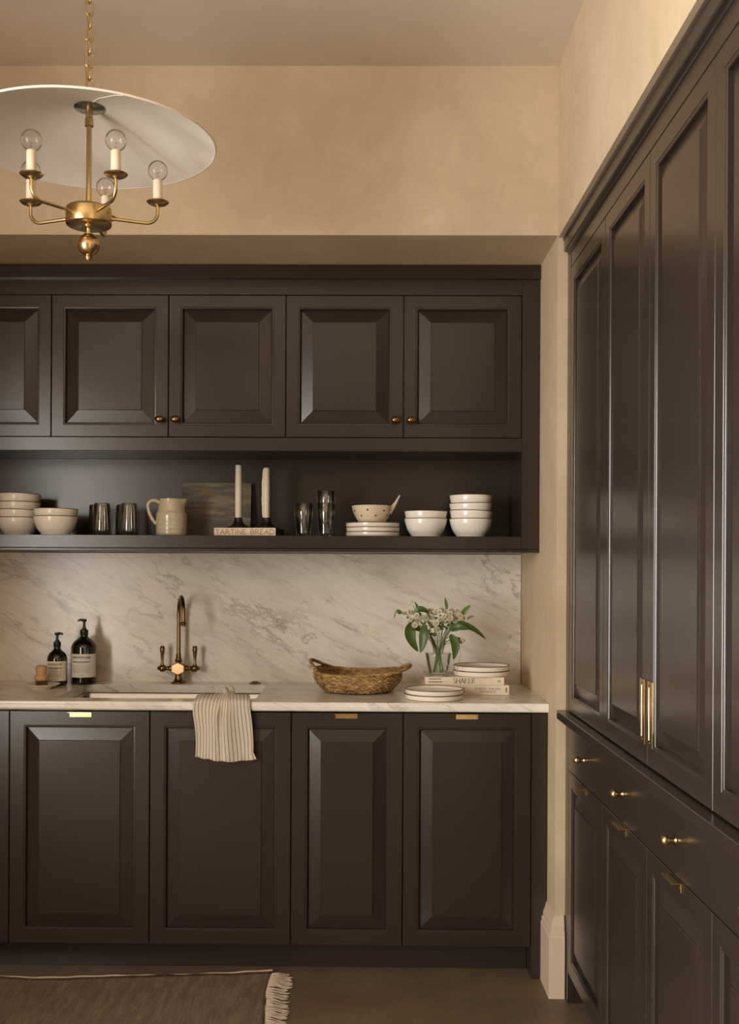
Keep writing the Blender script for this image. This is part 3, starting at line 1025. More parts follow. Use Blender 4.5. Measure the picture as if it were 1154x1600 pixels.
for kk, (aa, zz) in enumerate(((-155, 0.042), (-128, 0.024), (-103, 0.044), (-78, 0.024), (-52, 0.042), (-30, 0.026), (-178, 0.022), (-15, 0.045))):
    rr_ = (0.0445 + 0.0295 * (zz / 0.06) ** 0.75) * wobf(R(aa), zz)
    rr_ = max(rr_, 0.0)
    rr_ = [0.058 + (zz - 0.018) / 0.018 * 0.009 if zz < 0.036 else 0.067 + (zz - 0.036) / 0.024 * 0.0065][0] * wobf(R(aa), zz)
    MB().sphere((rr_ * math.cos(R(aa)), rr_ * math.sin(R(aa)), zz), 0.0036, 10, 6).build('dot', 'dot', sb, smooth=True)

# smoked tumblers standing upside down
tum = MB().lathe([(0.0325, 0.0), (0.0335, 0.001), (0.0325, 0.03), (0.0285, 0.112), (0.027, 0.1155), (0, 0.1155), (0, 0.109), (0.0255, 0.109), (0.0303, 0.03), (0.0313, 0.001)], 40)
tum.f.append(tuple())
tum.f.pop()
n_ = 40
tum.add([], [])
# close the rim
tv = len(tum.v)
tum.f += [(i, (i + 1) % n_, 9 * n_ + (i + 1) % n_, 9 * n_ + i) for i in range(n_)]
tum_me = tum.mesh('tumbler', 'smoke', True, 50)
for x, y, lb in ((-0.945, 3.785, 'smoked tumbler standing upside down in front, beside the bowl pair'), (-0.985, 3.875, 'smoked tumbler upside down at the back, beside the bowl pair'),
                 (-0.848, 3.785, 'smoked tumbler standing upside down in front, beside the jug'), (-0.886, 3.875, 'smoked tumbler upside down at the back, beside the jug')):
    tag(obj_from('tumbler', tum_me, None, (x, y, SHELF + 0.0003)), lb, 'glass', 'upside-down tumblers on the open shelf')

# picardie-like drinking glasses
gl = MB().lathe([(0, 0.0), (0.024, 0.0), (0.0262, 0.002), (0.0266, 0.012), (0.0298, 0.070), (0.0335, 0.078), (0.0330, 0.083), (0.0325, 0.118), (0.0318, 0.1192), (0.0308, 0.118), (0.0306, 0.084), (0.0280, 0.070), (0.0243, 0.014), (0.020, 0.009), (0, 0.008)], 40)
gl_me = gl.mesh('drinking_glass', 'smoke', True, 50)
tag(obj_from('drinking_glass', gl_me, None, (-0.2225, 3.81, SHELF + 0.0003)), 'single banded drinking glass beside the candlesticks', 'glass', 'drinking glasses on the open shelf')
tag(obj_from('drinking_glass', gl_me, None, (-0.1425, 3.81, SHELF + 0.0003)), 'lower banded drinking glass of the nested pair', 'glass', 'drinking glasses on the open shelf')
tag(obj_from('drinking_glass', gl_me, None, (-0.1425, 3.81, SHELF + 0.0463)), 'upper banded drinking glass nested into another', 'glass', 'drinking glasses on the open shelf')

# jug
jg = thing('jug', 'pale olive glazed pottery jug with ringed body on the open shelf', 'jug', (-0.698, 3.80, SHELF))


def jw(a, z):
    d = (a + PI) % (2 * PI) - PI
    k = max(0, (z - 0.095) / 0.037)
    return 1 + 0.42 * k * k * math.exp(-(d / 0.30) ** 2)


jp = [(0, 0.0), (0.053, 0.0), (0.0555, 0.003), (0.0555, 0.018), (0.0545, 0.020), (0.0555, 0.022), (0.0558, 0.034), (0.0548, 0.036), (0.0558, 0.038), (0.0558, 0.050), (0.0548, 0.052), (0.0556, 0.054), (0.0553, 0.078), (0.0535, 0.0835), (0.0500, 0.086), (0.0490, 0.092), (0.0455, 0.110), (0.0430, 0.126), (0.0430, 0.1325), (0.0415, 0.1335), (0.040, 0.132), (0.043, 0.108), (0.047, 0.088), (0.051, 0.07), (0.051, 0.01), (0, 0.008)]
MB().lathe(jp, 64, wob=jw).build('body', 'jug', jg, smooth=True, angle=55)
MB().tube(smooth_path([(-0.042, -0.004, 0.118), (-0.055, -0.006, 0.127), (-0.072, -0.008, 0.126), (-0.083, -0.009, 0.112), (-0.079, -0.009, 0.085), (-0.067, -0.008, 0.060), (-0.0535, -0.006, 0.042)], 6), 0.0062, 10).build('handle', 'jug', jg, smooth=True)

# weathered board leaning against the shelf back
bd = MB().bbox(-0.129, 0.129, -0.008, 0.008, 0.0, 0.204, 0.0015, 2)
tag(bd.build('cutting_board', 'board', None, (-0.556, 3.935, SHELF + 0.002), (R(-8), 0, 0)), 'weathered grey-brown board leaning behind the jug and candlesticks', 'board')

# ------------------------------------------------------------------ lettering
LET = {  # strokes in a 0..1 high box; each letter: (advance, [polylines])
    'S': (0.62, [[(0.50, 0.82), (0.42, 0.95), (0.27, 1.0), (0.12, 0.94), (0.07, 0.80), (0.12, 0.66), (0.28, 0.55), (0.44, 0.44), (0.52, 0.28), (0.47, 0.09), (0.30, 0.0), (0.13, 0.04), (0.05, 0.18)]]),
    'H': (0.85, [[(0.1, 0), (0.1, 1)], [(0.7, 0), (0.7, 1)], [(0.1, 0.5), (0.7, 0.5)]]),
    'A': (0.85, [[(0.05, 0), (0.40, 1)], [(0.40, 1), (0.77, 0)], [(0.18, 0.34), (0.63, 0.34)]]),
    'K': (0.80, [[(0.1, 0), (0.1, 1)], [(0.1, 0.40), (0.64, 1)], [(0.28, 0.58), (0.72, 0)]]),
    'E': (0.68, [[(0.1, 0), (0.1, 1)], [(0.1, 0), (0.56, 0)], [(0.1, 1), (0.54, 1)], [(0.1, 0.52), (0.45, 0.52)]]),
    'R': (0.80, [[(0.1, 0), (0.1, 1)], [(0.1, 1), (0.40, 1), (0.54, 0.90), (0.55, 0.66), (0.42, 0.52), (0.1, 0.51)], [(0.34, 0.51), (0.70, 0)]]),
    'P': (0.70, [[(0.1, 0), (0.1, 1)], [(0.1, 1), (0.42, 1), (0.57, 0.88), (0.57, 0.62), (0.42, 0.48), (0.1, 0.47)]]),
    'T': (0.72, [[(0.34, 0), (0.34, 1)], [(0.02, 1), (0.66, 1)]]),
    'I': (0.34, [[(0.15, 0), (0.15, 1)]]),
    'C': (0.76, [[(0.64, 0.80), (0.54, 0.95), (0.38, 1.0), (0.18, 0.92), (0.07, 0.68), (0.07, 0.32), (0.18, 0.08), (0.38, 0.0), (0.54, 0.05), (0.65, 0.20)]]),
    'N': (0.88, [[(0.1, 0), (0.1, 1)], [(0.1, 1), (0.72, 0)], [(0.72, 0), (0.72, 1)]]),
    'B': (0.74, [[(0.1, 0), (0.1, 1)], [(0.1, 1), (0.42, 1), (0.54, 0.90), (0.54, 0.66), (0.42, 0.53), (0.1, 0.53)], [(0.42, 0.53), (0.58, 0.42), (0.59, 0.14), (0.44, 0.0), (0.1, 0.0)]]),
    'D': (0.82, [[(0.1, 0), (0.1, 1)], [(0.1, 1), (0.40, 1), (0.62, 0.86), (0.70, 0.5), (0.62, 0.14), (0.40, 0), (0.1, 0)]]),
    'L': (0.64, [[(0.1, 0), (0.1, 1)], [(0.1, 0), (0.54, 0)]]),
    'M': (1.0, [[(0.1, 0), (0.1, 1)], [(0.1, 1), (0.45, 0.1)], [(0.45, 0.1), (0.82, 1)], [(0.82, 1), (0.82, 0)]]),
    'U': (0.8, [[(0.1, 1), (0.1, 0.25), (0.22, 0.03), (0.40, 0), (0.56, 0.05), (0.66, 0.25), (0.66, 1)]]),
    'O': (0.86, [[(0.40, 1), (0.18, 0.92), (0.07, 0.68), (0.07, 0.32), (0.18, 0.08), (0.40, 0), (0.62, 0.08), (0.73, 0.32), (0.73, 0.68), (0.62, 0.92), (0.40, 1)]]),
    ' ': (0.5, []),
    '-': (0.5, [[(0.08, 0.45), (0.38, 0.45)]]),
}


def lettering(text, height, width, weight=0.13, serif=False, slant=0.0):
    """flat letters in the xz plane, fitted to width, centred on 0; front is -y"""
    adv = sum(LET[c][0] for c in text)
    sx = width / (adv * height) if width else 1.0
    mb = MB()
    x = -adv * sx * height / 2

    def quad(a, b, w):
        a, b = Vector(a), Vector(b)
        t = (b - a)
        if t.length < 1e-9:
            return
        t.normalize()
        n = Vector((-t.y, t.x)) * w / 2
        a, b = a - t * w * 0.22, b + t * w * 0.22
        p = [a - n, b - n, b + n, a + n]
        mb.add([(q.x, 0.0, q.y) for q in p], [(0, 1, 2, 3)])
    for c in text:
        a, st = LET[c]
        for pl in st:
            P = [(x + (px * sx + slant * py) * height, (py - 0.5) * height) for px, py in pl]
            for i in range(len(P) - 1):
                vert = abs(P[i][0] - P[i + 1][0]) < 0.45 * abs(P[i][1] - P[i + 1][1])
                quad(P[i], P[i + 1], weight * height * ((1.15 if vert else 0.55) if serif else 1.0))
            if serif and len(pl) == 2 and abs(pl[0][1] - pl[1][1]) > 0.8:
                for q in P:
                    quad((q[0] - 0.09 * height, q[1]), (q[0] + 0.09 * height, q[1]), weight * height * 0.5)
        x += a * sx * height
    return mb


def print_marks(w, h, seed):
    """a line of unreadably small print: short dashes"""
    rnd = random.Random(seed)
    mb = MB()
    x = -w / 2
    while x < w / 2:
        l = rnd.uniform(0.0015, 0.004)
        mb.add([(x, 0, -h / 2), (min(x + l, w / 2), 0, -h / 2), (min(x + l, w / 2), 0, h / 2), (x, 0, h / 2)], [(0, 1, 2, 3)])
        x += l + rnd.uniform(0.0006, 0.0012)
    return mb


# book under the candlesticks
bk = thing('book', 'cream cookbook with ochre spine title under the two candlesticks', 'book', (-0.4275, 3.745, SHELF), (0, 0, R(-5)))
bw, bh, bdp = 0.222, 0.0285, 0.19
MB().bbox(-bw / 2, bw / 2, 0, 0.004, 0, bh, 0.001, 2).build('spine', 'bookwhite', bk)
MB().bbox(-bw / 2, bw / 2, 0.0035, bdp, bh - 0.003, bh, 0.0005, 1).bbox(-bw / 2, bw / 2, 0.0035, bdp, 0, 0.003, 0.0005, 1).build('cover', 'bookdark', bk)
MB().box(-bw / 2 + 0.004, bw / 2 - 0.001, 0.004, bdp - 0.004, 0.003, bh - 0.003).build('pages', 'bookdark', bk)
lettering('TARTINE BREAD', 0.0165, 0.214, 0.19).build('spine_title', 'ochre', bk, (0.001, -0.0003, bh / 2 - 0.0003))

for x, tp_, lb, lb2, drip in ((-0.4575, 1.722, 'black flared candlestick nearer the jug on the cookbook', 'ivory taper candle with straight sides nearer the jug', False),
                              (-0.3565, 1.7125, 'black flared candlestick nearer the drinking glasses on the cookbook', 'ivory taper candle with a wax drip down one side', True)):
    zt = SHELF + bh + 0.0006
    h = MB().lathe([(0, 0), (0.040, 0), (0.0435, 0.002), (0.043, 0.004), (0.032, 0.008), (0.021, 0.016), (0.0150, 0.027), (0.0142, 0.038), (0.0132, 0.0385), (0.0128, 0.037), (0.0128, 0.030), (0, 0.030)], 40)
    tag(h.build('candlestick', 'black', None, (x, 3.805, zt), smooth=True, angle=45), lb, 'candlestick', 'black candlesticks on the cookbook')
    c = thing('candle', lb2, 'candle', (x, 3.805, zt + 0.0302), group='taper candles on the cookbook')
    H = tp_ - zt - 0.0302
    MB().lathe([(0, 0), (0.0118, 0), (0.0122, H * 0.5), (0.0112, H - 0.002), (0.0095, H), (0, H - 0.0015)], 24).build('wax', 'wax', c, smooth=True, angle=45)
    MB().tube([(0, 0, H - 0.003), (0.0005, 0, H + 0.005), (0.002, 0, H + 0.009)], 0.0013, 6).build('wick', 'wick', c, smooth=True)
    if drip:
        rnd = random.Random(4)
        pts, rad = [], []
        for k in range(26):
            t = k / 25
            pts.append((-0.0105 - 0.0030 * math.sin(t * PI) ** 0.5, -0.003, H * (0.97 - 0.93 * t)))
            rad.append(0.0022 + 0.0012 * math.sin(t * PI) + rnd.uniform(-0.0006, 0.0008))
        MB().tube(pts, rad, 8).build('wax_drip', 'wax', c, smooth=True)

# ------------------------------------------------------------------ books, plates, vase by the pier
b1z = CZ + 0.0003


def stack_book(loc, rot, w, h, dpt, label):
    b = thing('book', label, 'book', loc, rot, 'cream books stacked on the worktop')
    MB().bbox(-w / 2, w / 2, 0, 0.004, 0, h, 0.001, 2).build('spine', 'bookwhite', b)
    MB().bbox(-w / 2, w / 2, 0.0035, dpt, h - 0.0028, h, 0.0005, 1).bbox(-w / 2, w / 2, 0.0035, dpt, 0, 0.0028, 0.0005, 1).build('cover', 'bookwhite', b)
    MB().box(-w / 2 + 0.003, w / 2 - 0.003, 0.004, dpt - 0.003, 0.0028, h - 0.0028).build('pages', 'pages', b)
    return b


bA = stack_book((0.3565, 3.701, b1z), (0, 0, R(0.5)), 0.300, 0.0345, 0.235, 'thicker cream book lying under another book beside the plates')
lettering('TIMELESS', 0.0165, 0.150, 0.17, True).build('spine_title', 'ink', bA, (-0.0765, -0.0003, 0.0172))
lettering('PATRICK AHEARN', 0.0055, 0.090, 0.20, True).build('author_line', 'ink', bA, (0.074, -0.0003, 0.0222))
lettering('ARCHITECT', 0.0055, 0.058, 0.20, True).build('author_line', 'ink', bA, (0.074, -0.0003, 0.0122))
em = MB()
for zz, ww_ in ((0.008, 0.0045), (0.0045, 0.006), (0.001, 0.0045), (-0.0025, 0.006), (-0.006, 0.004)):
    em.box(-ww_ / 2, ww_ / 2, -0.0002, 0.0002, zz - 0.0012, zz + 0.0012)
em.build('spine_emblem', 'ink', bA, (0.140, -0.0004, 0.0170))
bB = stack_book((0.3515, 3.711, b1z + 0.0347), (0, 0, R(-0.6)), 0.277, 0.0265, 0.215, 'thinner cream book carrying the flower vase and plates')
lettering('SHAKER', 0.0175, 0.078, 0.115, True).build('spine_title', 'ink', bB, (-0.001, -0.0003, 0.0138))
print_marks(0.044, 0.0036, 1).build('spine_line', 'ink', bB, (-0.1045, -0.0003, 0.0200))
print_marks(0.049, 0.0036, 2).build('spine_line', 'ink', bB, (-0.102, -0.0003, 0.0098))
print_marks(0.010, 0.006, 3).build('spine_emblem', 'greyink', bB, (0.121, -0.0003, 0.0135))
BT = b1z + 0.0347 + 0.0267
plates((0.418, 3.795, BT + 0.0003), 2, 0.0995, 0.0168, ['lower black-rimmed plate resting on the stacked books', 'upper black-rimmed plate resting on the stacked books'], 'black-rimmed plates on the worktop')

VX, VY = 0.262, 3.757
vz = BT + 0.0002
vp = [(0, 0.0), (0.029, 0.0), (0.0315, 0.002), (0.0318, 0.006), (0.0405, 0.045), (0.0475, 0.078), (0.0468, 0.0815), (0.0200, 0.0835), (0.0175, 0.087), (0.021, 0.100), (0.0285, 0.1255), (0.0275, 0.1262), (0.0268, 0.1255), (0.0193, 0.100), (0.0158, 0.087), (0.0185, 0.0818), (0.0455, 0.0793), (0.0385, 0.045), (0.0295, 0.009), (0, 0.008)]
tag(MB().lathe(vp, 48).build('vase', 'clear', None, (VX, VY, vz), smooth=True, angle=35), 'clear glass vase with a flared neck standing on the books', 'vase')

# ------------------------------------------------------------------ flowers


def leaf_mesh(mb, path, width, normal=(0, -1, 0), cup=0.12, n=14, tip=0.9):
    """blade along a smooth path"""
    P = smooth_path(path, 6)
    m = len(P)
    nv = Vector(normal)
    vs = []
    for i, p in enumerate(P):
        t = i / (m - 1)
        w = width * math.sin(PI * min(1, t ** 0.75 * 1.0)) ** 0.8 * (1.0 if t < 0.97 else 0.4) if 0 < t < 1 else 0.0005
        tg = (P[min(i + 1, m - 1)] - P[max(i - 1, 0)]).normalized()
        sd = tg.cross(nv)
        sd = sd.normalized() if sd.length > 1e-6 else Vector((1, 0, 0))
        nn = sd.cross(tg)
        for s in (-1, -0.5, 0, 0.5, 1):
            vs.append(p + sd * s * w / 2 - nn * cup * w * (1 - abs(s)) + nn * 0.02 * w * math.sin(9 * t + s))
    fs = [(i * 5 + k, i * 5 + k + 1, (i + 1) * 5 + k + 1, (i + 1) * 5 + k) for i in range(m - 1) for k in range(4)]
    mb.add(vs, fs)
    return mb


def w2(px, pz, dy=0.0):
    return Vector((px, VY + dy, pz))


neck = Vector((VX, VY, vz + 0.09))


def stem_path(ex, ez, dy, rnd):
    a = rnd.uniform(0, 2 * PI)
    bt = Vector((VX + 0.020 * math.cos(a), VY + 0.020 * math.sin(a), vz + 0.012))
    nk = neck + Vector((0.010 * (1 if ex > VX else -1) * rnd.random(), 0.008 * rnd.uniform(-1, 1), 0.0))
    e = Vector((ex, VY + dy, ez))
    mid = nk + (e - nk) * 0.5 + Vector((0, 0, 0.012))
    return smooth_path([bt, nk, mid, e], 6)


# one blossom: a ruff of pointed bracts round a domed centre
bl = MB()
for k in range(12):
    a = 2 * PI * k / 12
    ca, sa = math.cos(a), math.sin(a)
    r0, r1, r2 = 0.003, 0.0075, 0.0108
    wv_ = 0.0021
    bl.add([(r0 * ca + wv_ * 0.5 * sa, r0 * sa - wv_ * 0.5 * ca, 0.0), (r0 * ca - wv_ * 0.5 * sa, r0 * sa + wv_ * 0.5 * ca, 0.0), (r1 * ca - wv_ * sa, r1 * sa + wv_ * ca, 0.0016), (r2 * ca, r2 * sa, 0.0036), (r1 * ca + wv_ * sa, r1 * sa - wv_ * ca, 0.0016)], [(0, 4, 3, 2, 1)])
BLOOM = bl.mesh('blossom', 'petal', False)
bc_ = MB()
rnd = random.Random(9)
for k in range(22):
    r = 0.0058 * math.sqrt(k / 22)
    a = k * 2.39996
    bc_.sphere((r * math.cos(a), r * math.sin(a), 0.0042 - 60 * r * r), 0.00125, 6, 4)
BCENT = bc_.mesh('blossom_centre', 'petalcentre', True)


def blossom(parent, p, nrm, s, rloc):
    q = Vector(nrm).to_track_quat('Z', 'Y').to_euler()
    o = obj_from('blossom', BLOOM, parent, Vector(p) - rloc, q)
    o.scale = (s, s, s)
    obj_from('blossom_centre', BCENT, o)
    return o


rnd = random.Random(21)
heads = [  # x, z, depth of the umbel head, blossoms
    (0.150, 1.195, 0.01, 3), (0.172, 1.168, -0.01, 4), (0.198, 1.180, -0.02, 5), (0.222, 1.176, 0.00, 4), (0.185, 1.150, -0.03, 3),
    (0.245, 1.196, 0.015, 4), (0.268, 1.205, -0.01, 4), (0.282, 1.180, -0.03, 5), (0.262, 1.165, -0.035, 3), (0.305, 1.186, -0.005, 4),
    (0.320, 1.195, 0.02, 4), (0.335, 1.178, -0.01, 3), (0.240, 1.135, -0.045, 2), (0.300, 1.168, -0.03, 3), (0.332, 1.105, -0.03, 3)]
for hi, (hx_, hz_, hd_, nb) in enumerate(heads):
    rl = Vector((VX, VY, vz + 0.01))
    t = thing('flower_stem', 'small cream star-shaped flowers on a thin green stem in the glass vase', 'flower', rl, group='cream flower stems in the vase')
    sp_ = stem_path(hx_, hz_ - 0.012, hd_, rnd)
    MB().tube([p - rl for p in sp_], 0.0011, 6).build('stem', 'stem', t, smooth=True)
    e = sp_[-1]
    for k in range(nb):
        a = 2 * PI * k / nb + hi
        rr_ = 0.015 if nb > 2 else 0.012
        p = e + Vector((rr_ * math.cos(a), rr_ * 0.7 * math.sin(a) - 0.004, 0.012 + 0.008 * rnd.uniform(-1, 1)))
        MB().tube([e - rl, (e + p) / 2 - rl + Vector((0, 0, 0.002)), p - rl], 0.0007, 5).build('stalk', 'stem', t, smooth=True)
        nr = Vector((0.5 * math.cos(a) + rnd.uniform(-0.3, 0.3), -0.9, 0.55 + rnd.uniform(-0.3, 0.4)))
        blossom(t, p, nr, rnd.uniform(1.05, 1.4), rl)
    lf = MB()
    for k in range(3):
        a = rnd.uniform(-1, 1)
        b0 = sp_[-3 - k]
        leaf_mesh(lf, [b0 - rl, b0 - rl + Vector((0.014 * a, -0.006, 0.006)), b0 - rl + Vector((0.030 * a, -0.014, 0.006))], 0.009)
    lf.build('leaf', 'leaflight', t, smooth=True)


def leafy(label, stem_to, dy, leaves, mat='leafdark', extra=None):
    rl = Vector((VX, VY, vz + 0.01))
    t = thing('leafy_stem', label, 'leaf stem', rl, group=None)
    sp_ = stem_path(stem_to[0], stem_to[1], dy, rnd)
    MB().tube([p - rl for p in sp_], 0.0016, 6).build('stem', 'stem', t, smooth=True)
    for pts, w, nrm in leaves:
        leaf_mesh(MB(), [Vector(p) - rl for p in pts], w, nrm).build('leaf', mat, t, smooth=True)
    if extra:
        extra(t, rl)
    return t


# two broad leaves hanging over the vase on the basket side
leafy('broad dark green leaf hanging down towards the basket', (0.172, 1.160), -0.03,
      [([w2(0.172, 1.160, -0.03), w2(0.160, 1.135, -0.045), w2(0.165, 1.10, -0.05), w2(0.188, 1.060, -0.045)], 0.040, (0.15, -1, 0.1))])
leafy('broad dark green leaf hanging next to the vase neck', (0.208, 1.156), -0.045,
      [([w2(0.208, 1.156, -0.045), w2(0.207, 1.125, -0.06), w2(0.203, 1.09, -0.062), w2(0.195, 1.057, -0.055)], 0.034, (-0.3, -1, 0.1))])
leafy('dark green curled leaf behind the flower heads', (0.180, 1.190), 0.0,
      [([w2(0.172, 1.185, -0.01), w2(0.190, 1.208, -0.02), w2(0.212, 1.206, -0.025), w2(0.228, 1.192, -0.02)], 0.026, (0.1, -0.8, 0.6))])
leafy('long dark green leaf arching towards the pier', (0.300, 1.140), -0.03,
      [([w2(0.296, 1.138, -0.03), w2(0.335, 1.158, -0.04), w2(0.385, 1.140, -0.04), w2(0.427, 1.104, -0.035)], 0.030, (0.1, -0.75, 0.7)),
       ([w2(0.300, 1.135, -0.03), w2(0.330, 1.148, -0.05), w2(0.365, 1.140, -0.05)], 0.024, (0.1, -0.9, 0.2))])
leafy('dark green pointed leaf drooping beside the vase body', (0.303, 1.115), -0.04,
      [([w2(0.300, 1.122, -0.04), w2(0.316, 1.095, -0.05), w2(0.318, 1.065, -0.05), w2(0.312, 1.032, -0.045)], 0.031, (0.1, -1, 0.15))])
leafy('upright narrow green leaf above the flowers', (0.287, 1.210), 0.0,
      [([w2(0.292, 1.208, 0), w2(0.289, 1.228, 0), w2(0.285, 1.250, 0.002)], 0.012, (0.3, -1, 0))], 'leaflight')
leafy('fresh green pointed leaf towards the pier above the flowers', (0.345, 1.190), 0.0,
      [([w2(0.345, 1.190, -0.01), w2(0.357, 1.205, -0.015), w2(0.374, 1.224, -0.015)], 0.020, (0.2, -1, 0.2)),
       ([w2(0.362, 1.172, -0.01), w2(0.372, 1.181, -0.012), w2(0.387, 1.186, -0.012)], 0.010, (0.0, -1, 0.3))], 'leaflight')


def far_left(t, rl):
    MB().tube([p - rl for p in smooth_path([w2(0.165, 1.175, -0.01), w2(0.150, 1.190, -0.01), w2(0.128, 1.194, -0.01)], 5)], 0.001, 6).build('twig', 'stem', t, smooth=True)


leafy('small green leaf on a thin twig reaching towards the basket', (0.165, 1.172), -0.01,
      [([w2(0.130, 1.193, -0.01), w2(0.118, 1.200, -0.015), w2(0.108, 1.196, -0.012)], 0.016, (0, -1, 0.3)),
       ([w2(0.108, 1.196, -0.012), w2(0.106, 1.185, -0.012), w2(0.104, 1.172, -0.012)], 0.004, (0, -1, 0))], 'leaflight', far_left)


def lily(t, rl):
    rn = random.Random(5)
    for k in range(13):
        f = k / 12
        p = w2(0.178 - 0.014 * f + rn.uniform(-0.006, 0.006), 1.198 + 0.045 * f, -0.012 + rn.uniform(-0.006, 0.006))
        MB().sphere(p - rl, 0.0030 - 0.0012 * f, 8, 6, (1, 1, 1.15)).build('bud', 'petal', t, smooth=True)
    MB().tube([p - rl for p in smooth_path([w2(0.185, 1.175, -0.01), w2(0.178, 1.205, -0.01), w2(0.165, 1.243, -0.01)], 5)], 0.0008, 5).build('spike', 'stem', t, smooth=True)


leafy('spike of tiny white buds with a narrow leaf above the flowers', (0.188, 1.172), -0.01,
      [([w2(0.190, 1.200, -0.008), w2(0.186, 1.218, -0.01), w2(0.176, 1.236, -0.01)], 0.010, (0.3, -1, 0.1))], 'leaflight', lily)


def trailing(t, rl):
    rn = random.Random(8)
    pts = smooth_path([w2(0.325, 1.110, -0.03), w2(0.333, 1.075, -0.045), w2(0.334, 1.040, -0.05), w2(0.326, 1.005, -0.055), w2(0.322, 0.985, -0.06)], 5)
    MB().tube([p - rl for p in pts], 0.0007, 5).build('twig', 'stem', t, smooth=True)
    for p in pts[4:]:
        MB().sphere(p - rl + Vector((rn.uniform(-0.005, 0.005), -0.003, rn.uniform(-0.003, 0.003))), 0.0016, 6, 5).build('bud', 'petalcentre', t, smooth=True)


leafy('thin trailing twig of tiny buds hanging beside the plates', (0.325, 1.112), -0.03,
      [([w2(0.328, 1.112, -0.035), w2(0.334, 1.098, -0.045), w2(0.342, 1.088, -0.045)], 0.012, (0, -1, 0.2))], 'leafdark', trailing)

# ------------------------------------------------------------------ basket
bkx, bky = -0.024, 3.800
ba = thing('basket', 'round shallow woven seagrass basket with two rope handles on the marble', 'basket', (bkx, bky, CZ + 0.0005))
NU, ROWS = 220, 11
body = MB()
prof_o = []
for j in range(ROWS * 6 + 1):
    t = j / (ROWS * 6)
    z = 0.003 + 0.070 * t
    r = 0.118 + 0.038 * math.sin(min(1, t * 1.35) * PI / 2)
    prof_o.append((r, z, t))
vs, fs = [], []


def bz_off(a):
    return 0.006 * math.sin(2 * a + 2.0) + 0.003 * math.sin(3 * a)


for j, (r, z, t) in enumerate(prof_o):
    for i in range(NU):
        a = 2 * PI * i / NU
        row = t * ROWS
        ph = math.floor(row) * PI
        wv_ = 0.0026 * abs(math.sin(row * PI)) + 0.0030 * math.sin(a * 44 + ph) * abs(math.sin(row * PI)) + 0.0018 * mnoise.noise((a * 9, row * 1.7, 3.0))
        k = r + wv_
        vs.append((k * math.cos(a), k * math.sin(a), z + bz_off(a) * t + 0.0012 * math.sin(a * 31 + row)))
for j in range(len(prof_o) - 1):
    for i in range(NU):
        i2 = (i + 1) % NU
        fs.append((j * NU + i, j * NU + i2, (j + 1) * NU + i2, (j + 1) * NU + i))
body.add(vs, fs)
# inner wall and floor
inn = []
for j, (dr, z) in enumerate(((-0.002, 0.0725), (-0.008, 0.070), (-0.010, 0.045), (-0.014, 0.020), (-0.03, 0.008))):
    r = 0.118 + 0.038 * math.sin(min(1, ((z - 0.003) / 0.07) * 1.35) * PI / 2) + dr
    inn.append((r, z))
o0 = len(body.v)
vs = []
for r, z in inn:
    for i in range(NU):
        a = 2 * PI * i / NU
        k = r + 0.0022 * math.sin(a * 44 + z * 900)
        vs.append((k * math.cos(a), k * math.sin(a), z + bz_off(a) * z / 0.073))
vs.append((0, 0, 0.007))
fs = [(j * NU + i, j * NU + (i + 1) % NU, (j + 1) * NU + (i + 1) % NU, (j + 1) * NU + i) for j in range(len(inn) - 1) for i in range(NU)]
fs += [((len(inn) - 1) * NU + i, (len(inn) - 1) * NU + (i + 1) % NU, len(inn) * NU) for i in range(NU)]
body.add(vs, fs)
body.build('body', 'straw', ba, smooth=True, angle=80)


def rope(pts, r, turns):
    P = smooth_path(pts, 10)
    mb = MB()
    for s in range(3):
        Q, n = [], len(P)
        for i, p in enumerate(P):
            tg = (P[min(i + 1, n - 1)] - P[max(i - 1, 0)]).normalized()
            u = tg.orthogonal().normalized() if abs(tg.z) > 0.95 else tg.cross(Vector((0, 0, 1))).normalized()
            w = tg.cross(u)
            a = 2 * PI * (turns * i / n + s / 3)
            Q.append(p + (u * math.cos(a) + w * math.sin(a)) * r * 0.5)
        mb.tube(Q, r * 0.62, 7)
    return mb


rim_pts = [(0.1555 * math.cos(2 * PI * k / 60), 0.1555 * math.sin(2 * PI * k / 60), 0.0725 + bz_off(2 * PI * k / 60)) for k in range(61)]
rope(rim_pts, 0.0048, 60).build('rim', 'straw', ba, smooth=True)
rope([(-0.140, -0.055, 0.070), (-0.158, -0.020, 0.090), (-0.172, 0.010, 0.108), (-0.160, 0.045, 0.106), (-0.125, 0.085, 0.088), (-0.098, 0.118, 0.076)], 0.0058, 9).build('handle', 'straw', ba, smooth=True)
rope([(0.085, -0.128, 0.070), (0.115, -0.118, 0.074), (0.150, -0.090, 0.080), (0.183, -0.040, 0.092), (0.186, 0.0, 0.096), (0.172, 0.03, 0.090), (0.148, 0.05, 0.074)], 0.0062, 9).build('handle', 'straw', ba, smooth=True)

# ------------------------------------------------------------------ soap bottles, brush


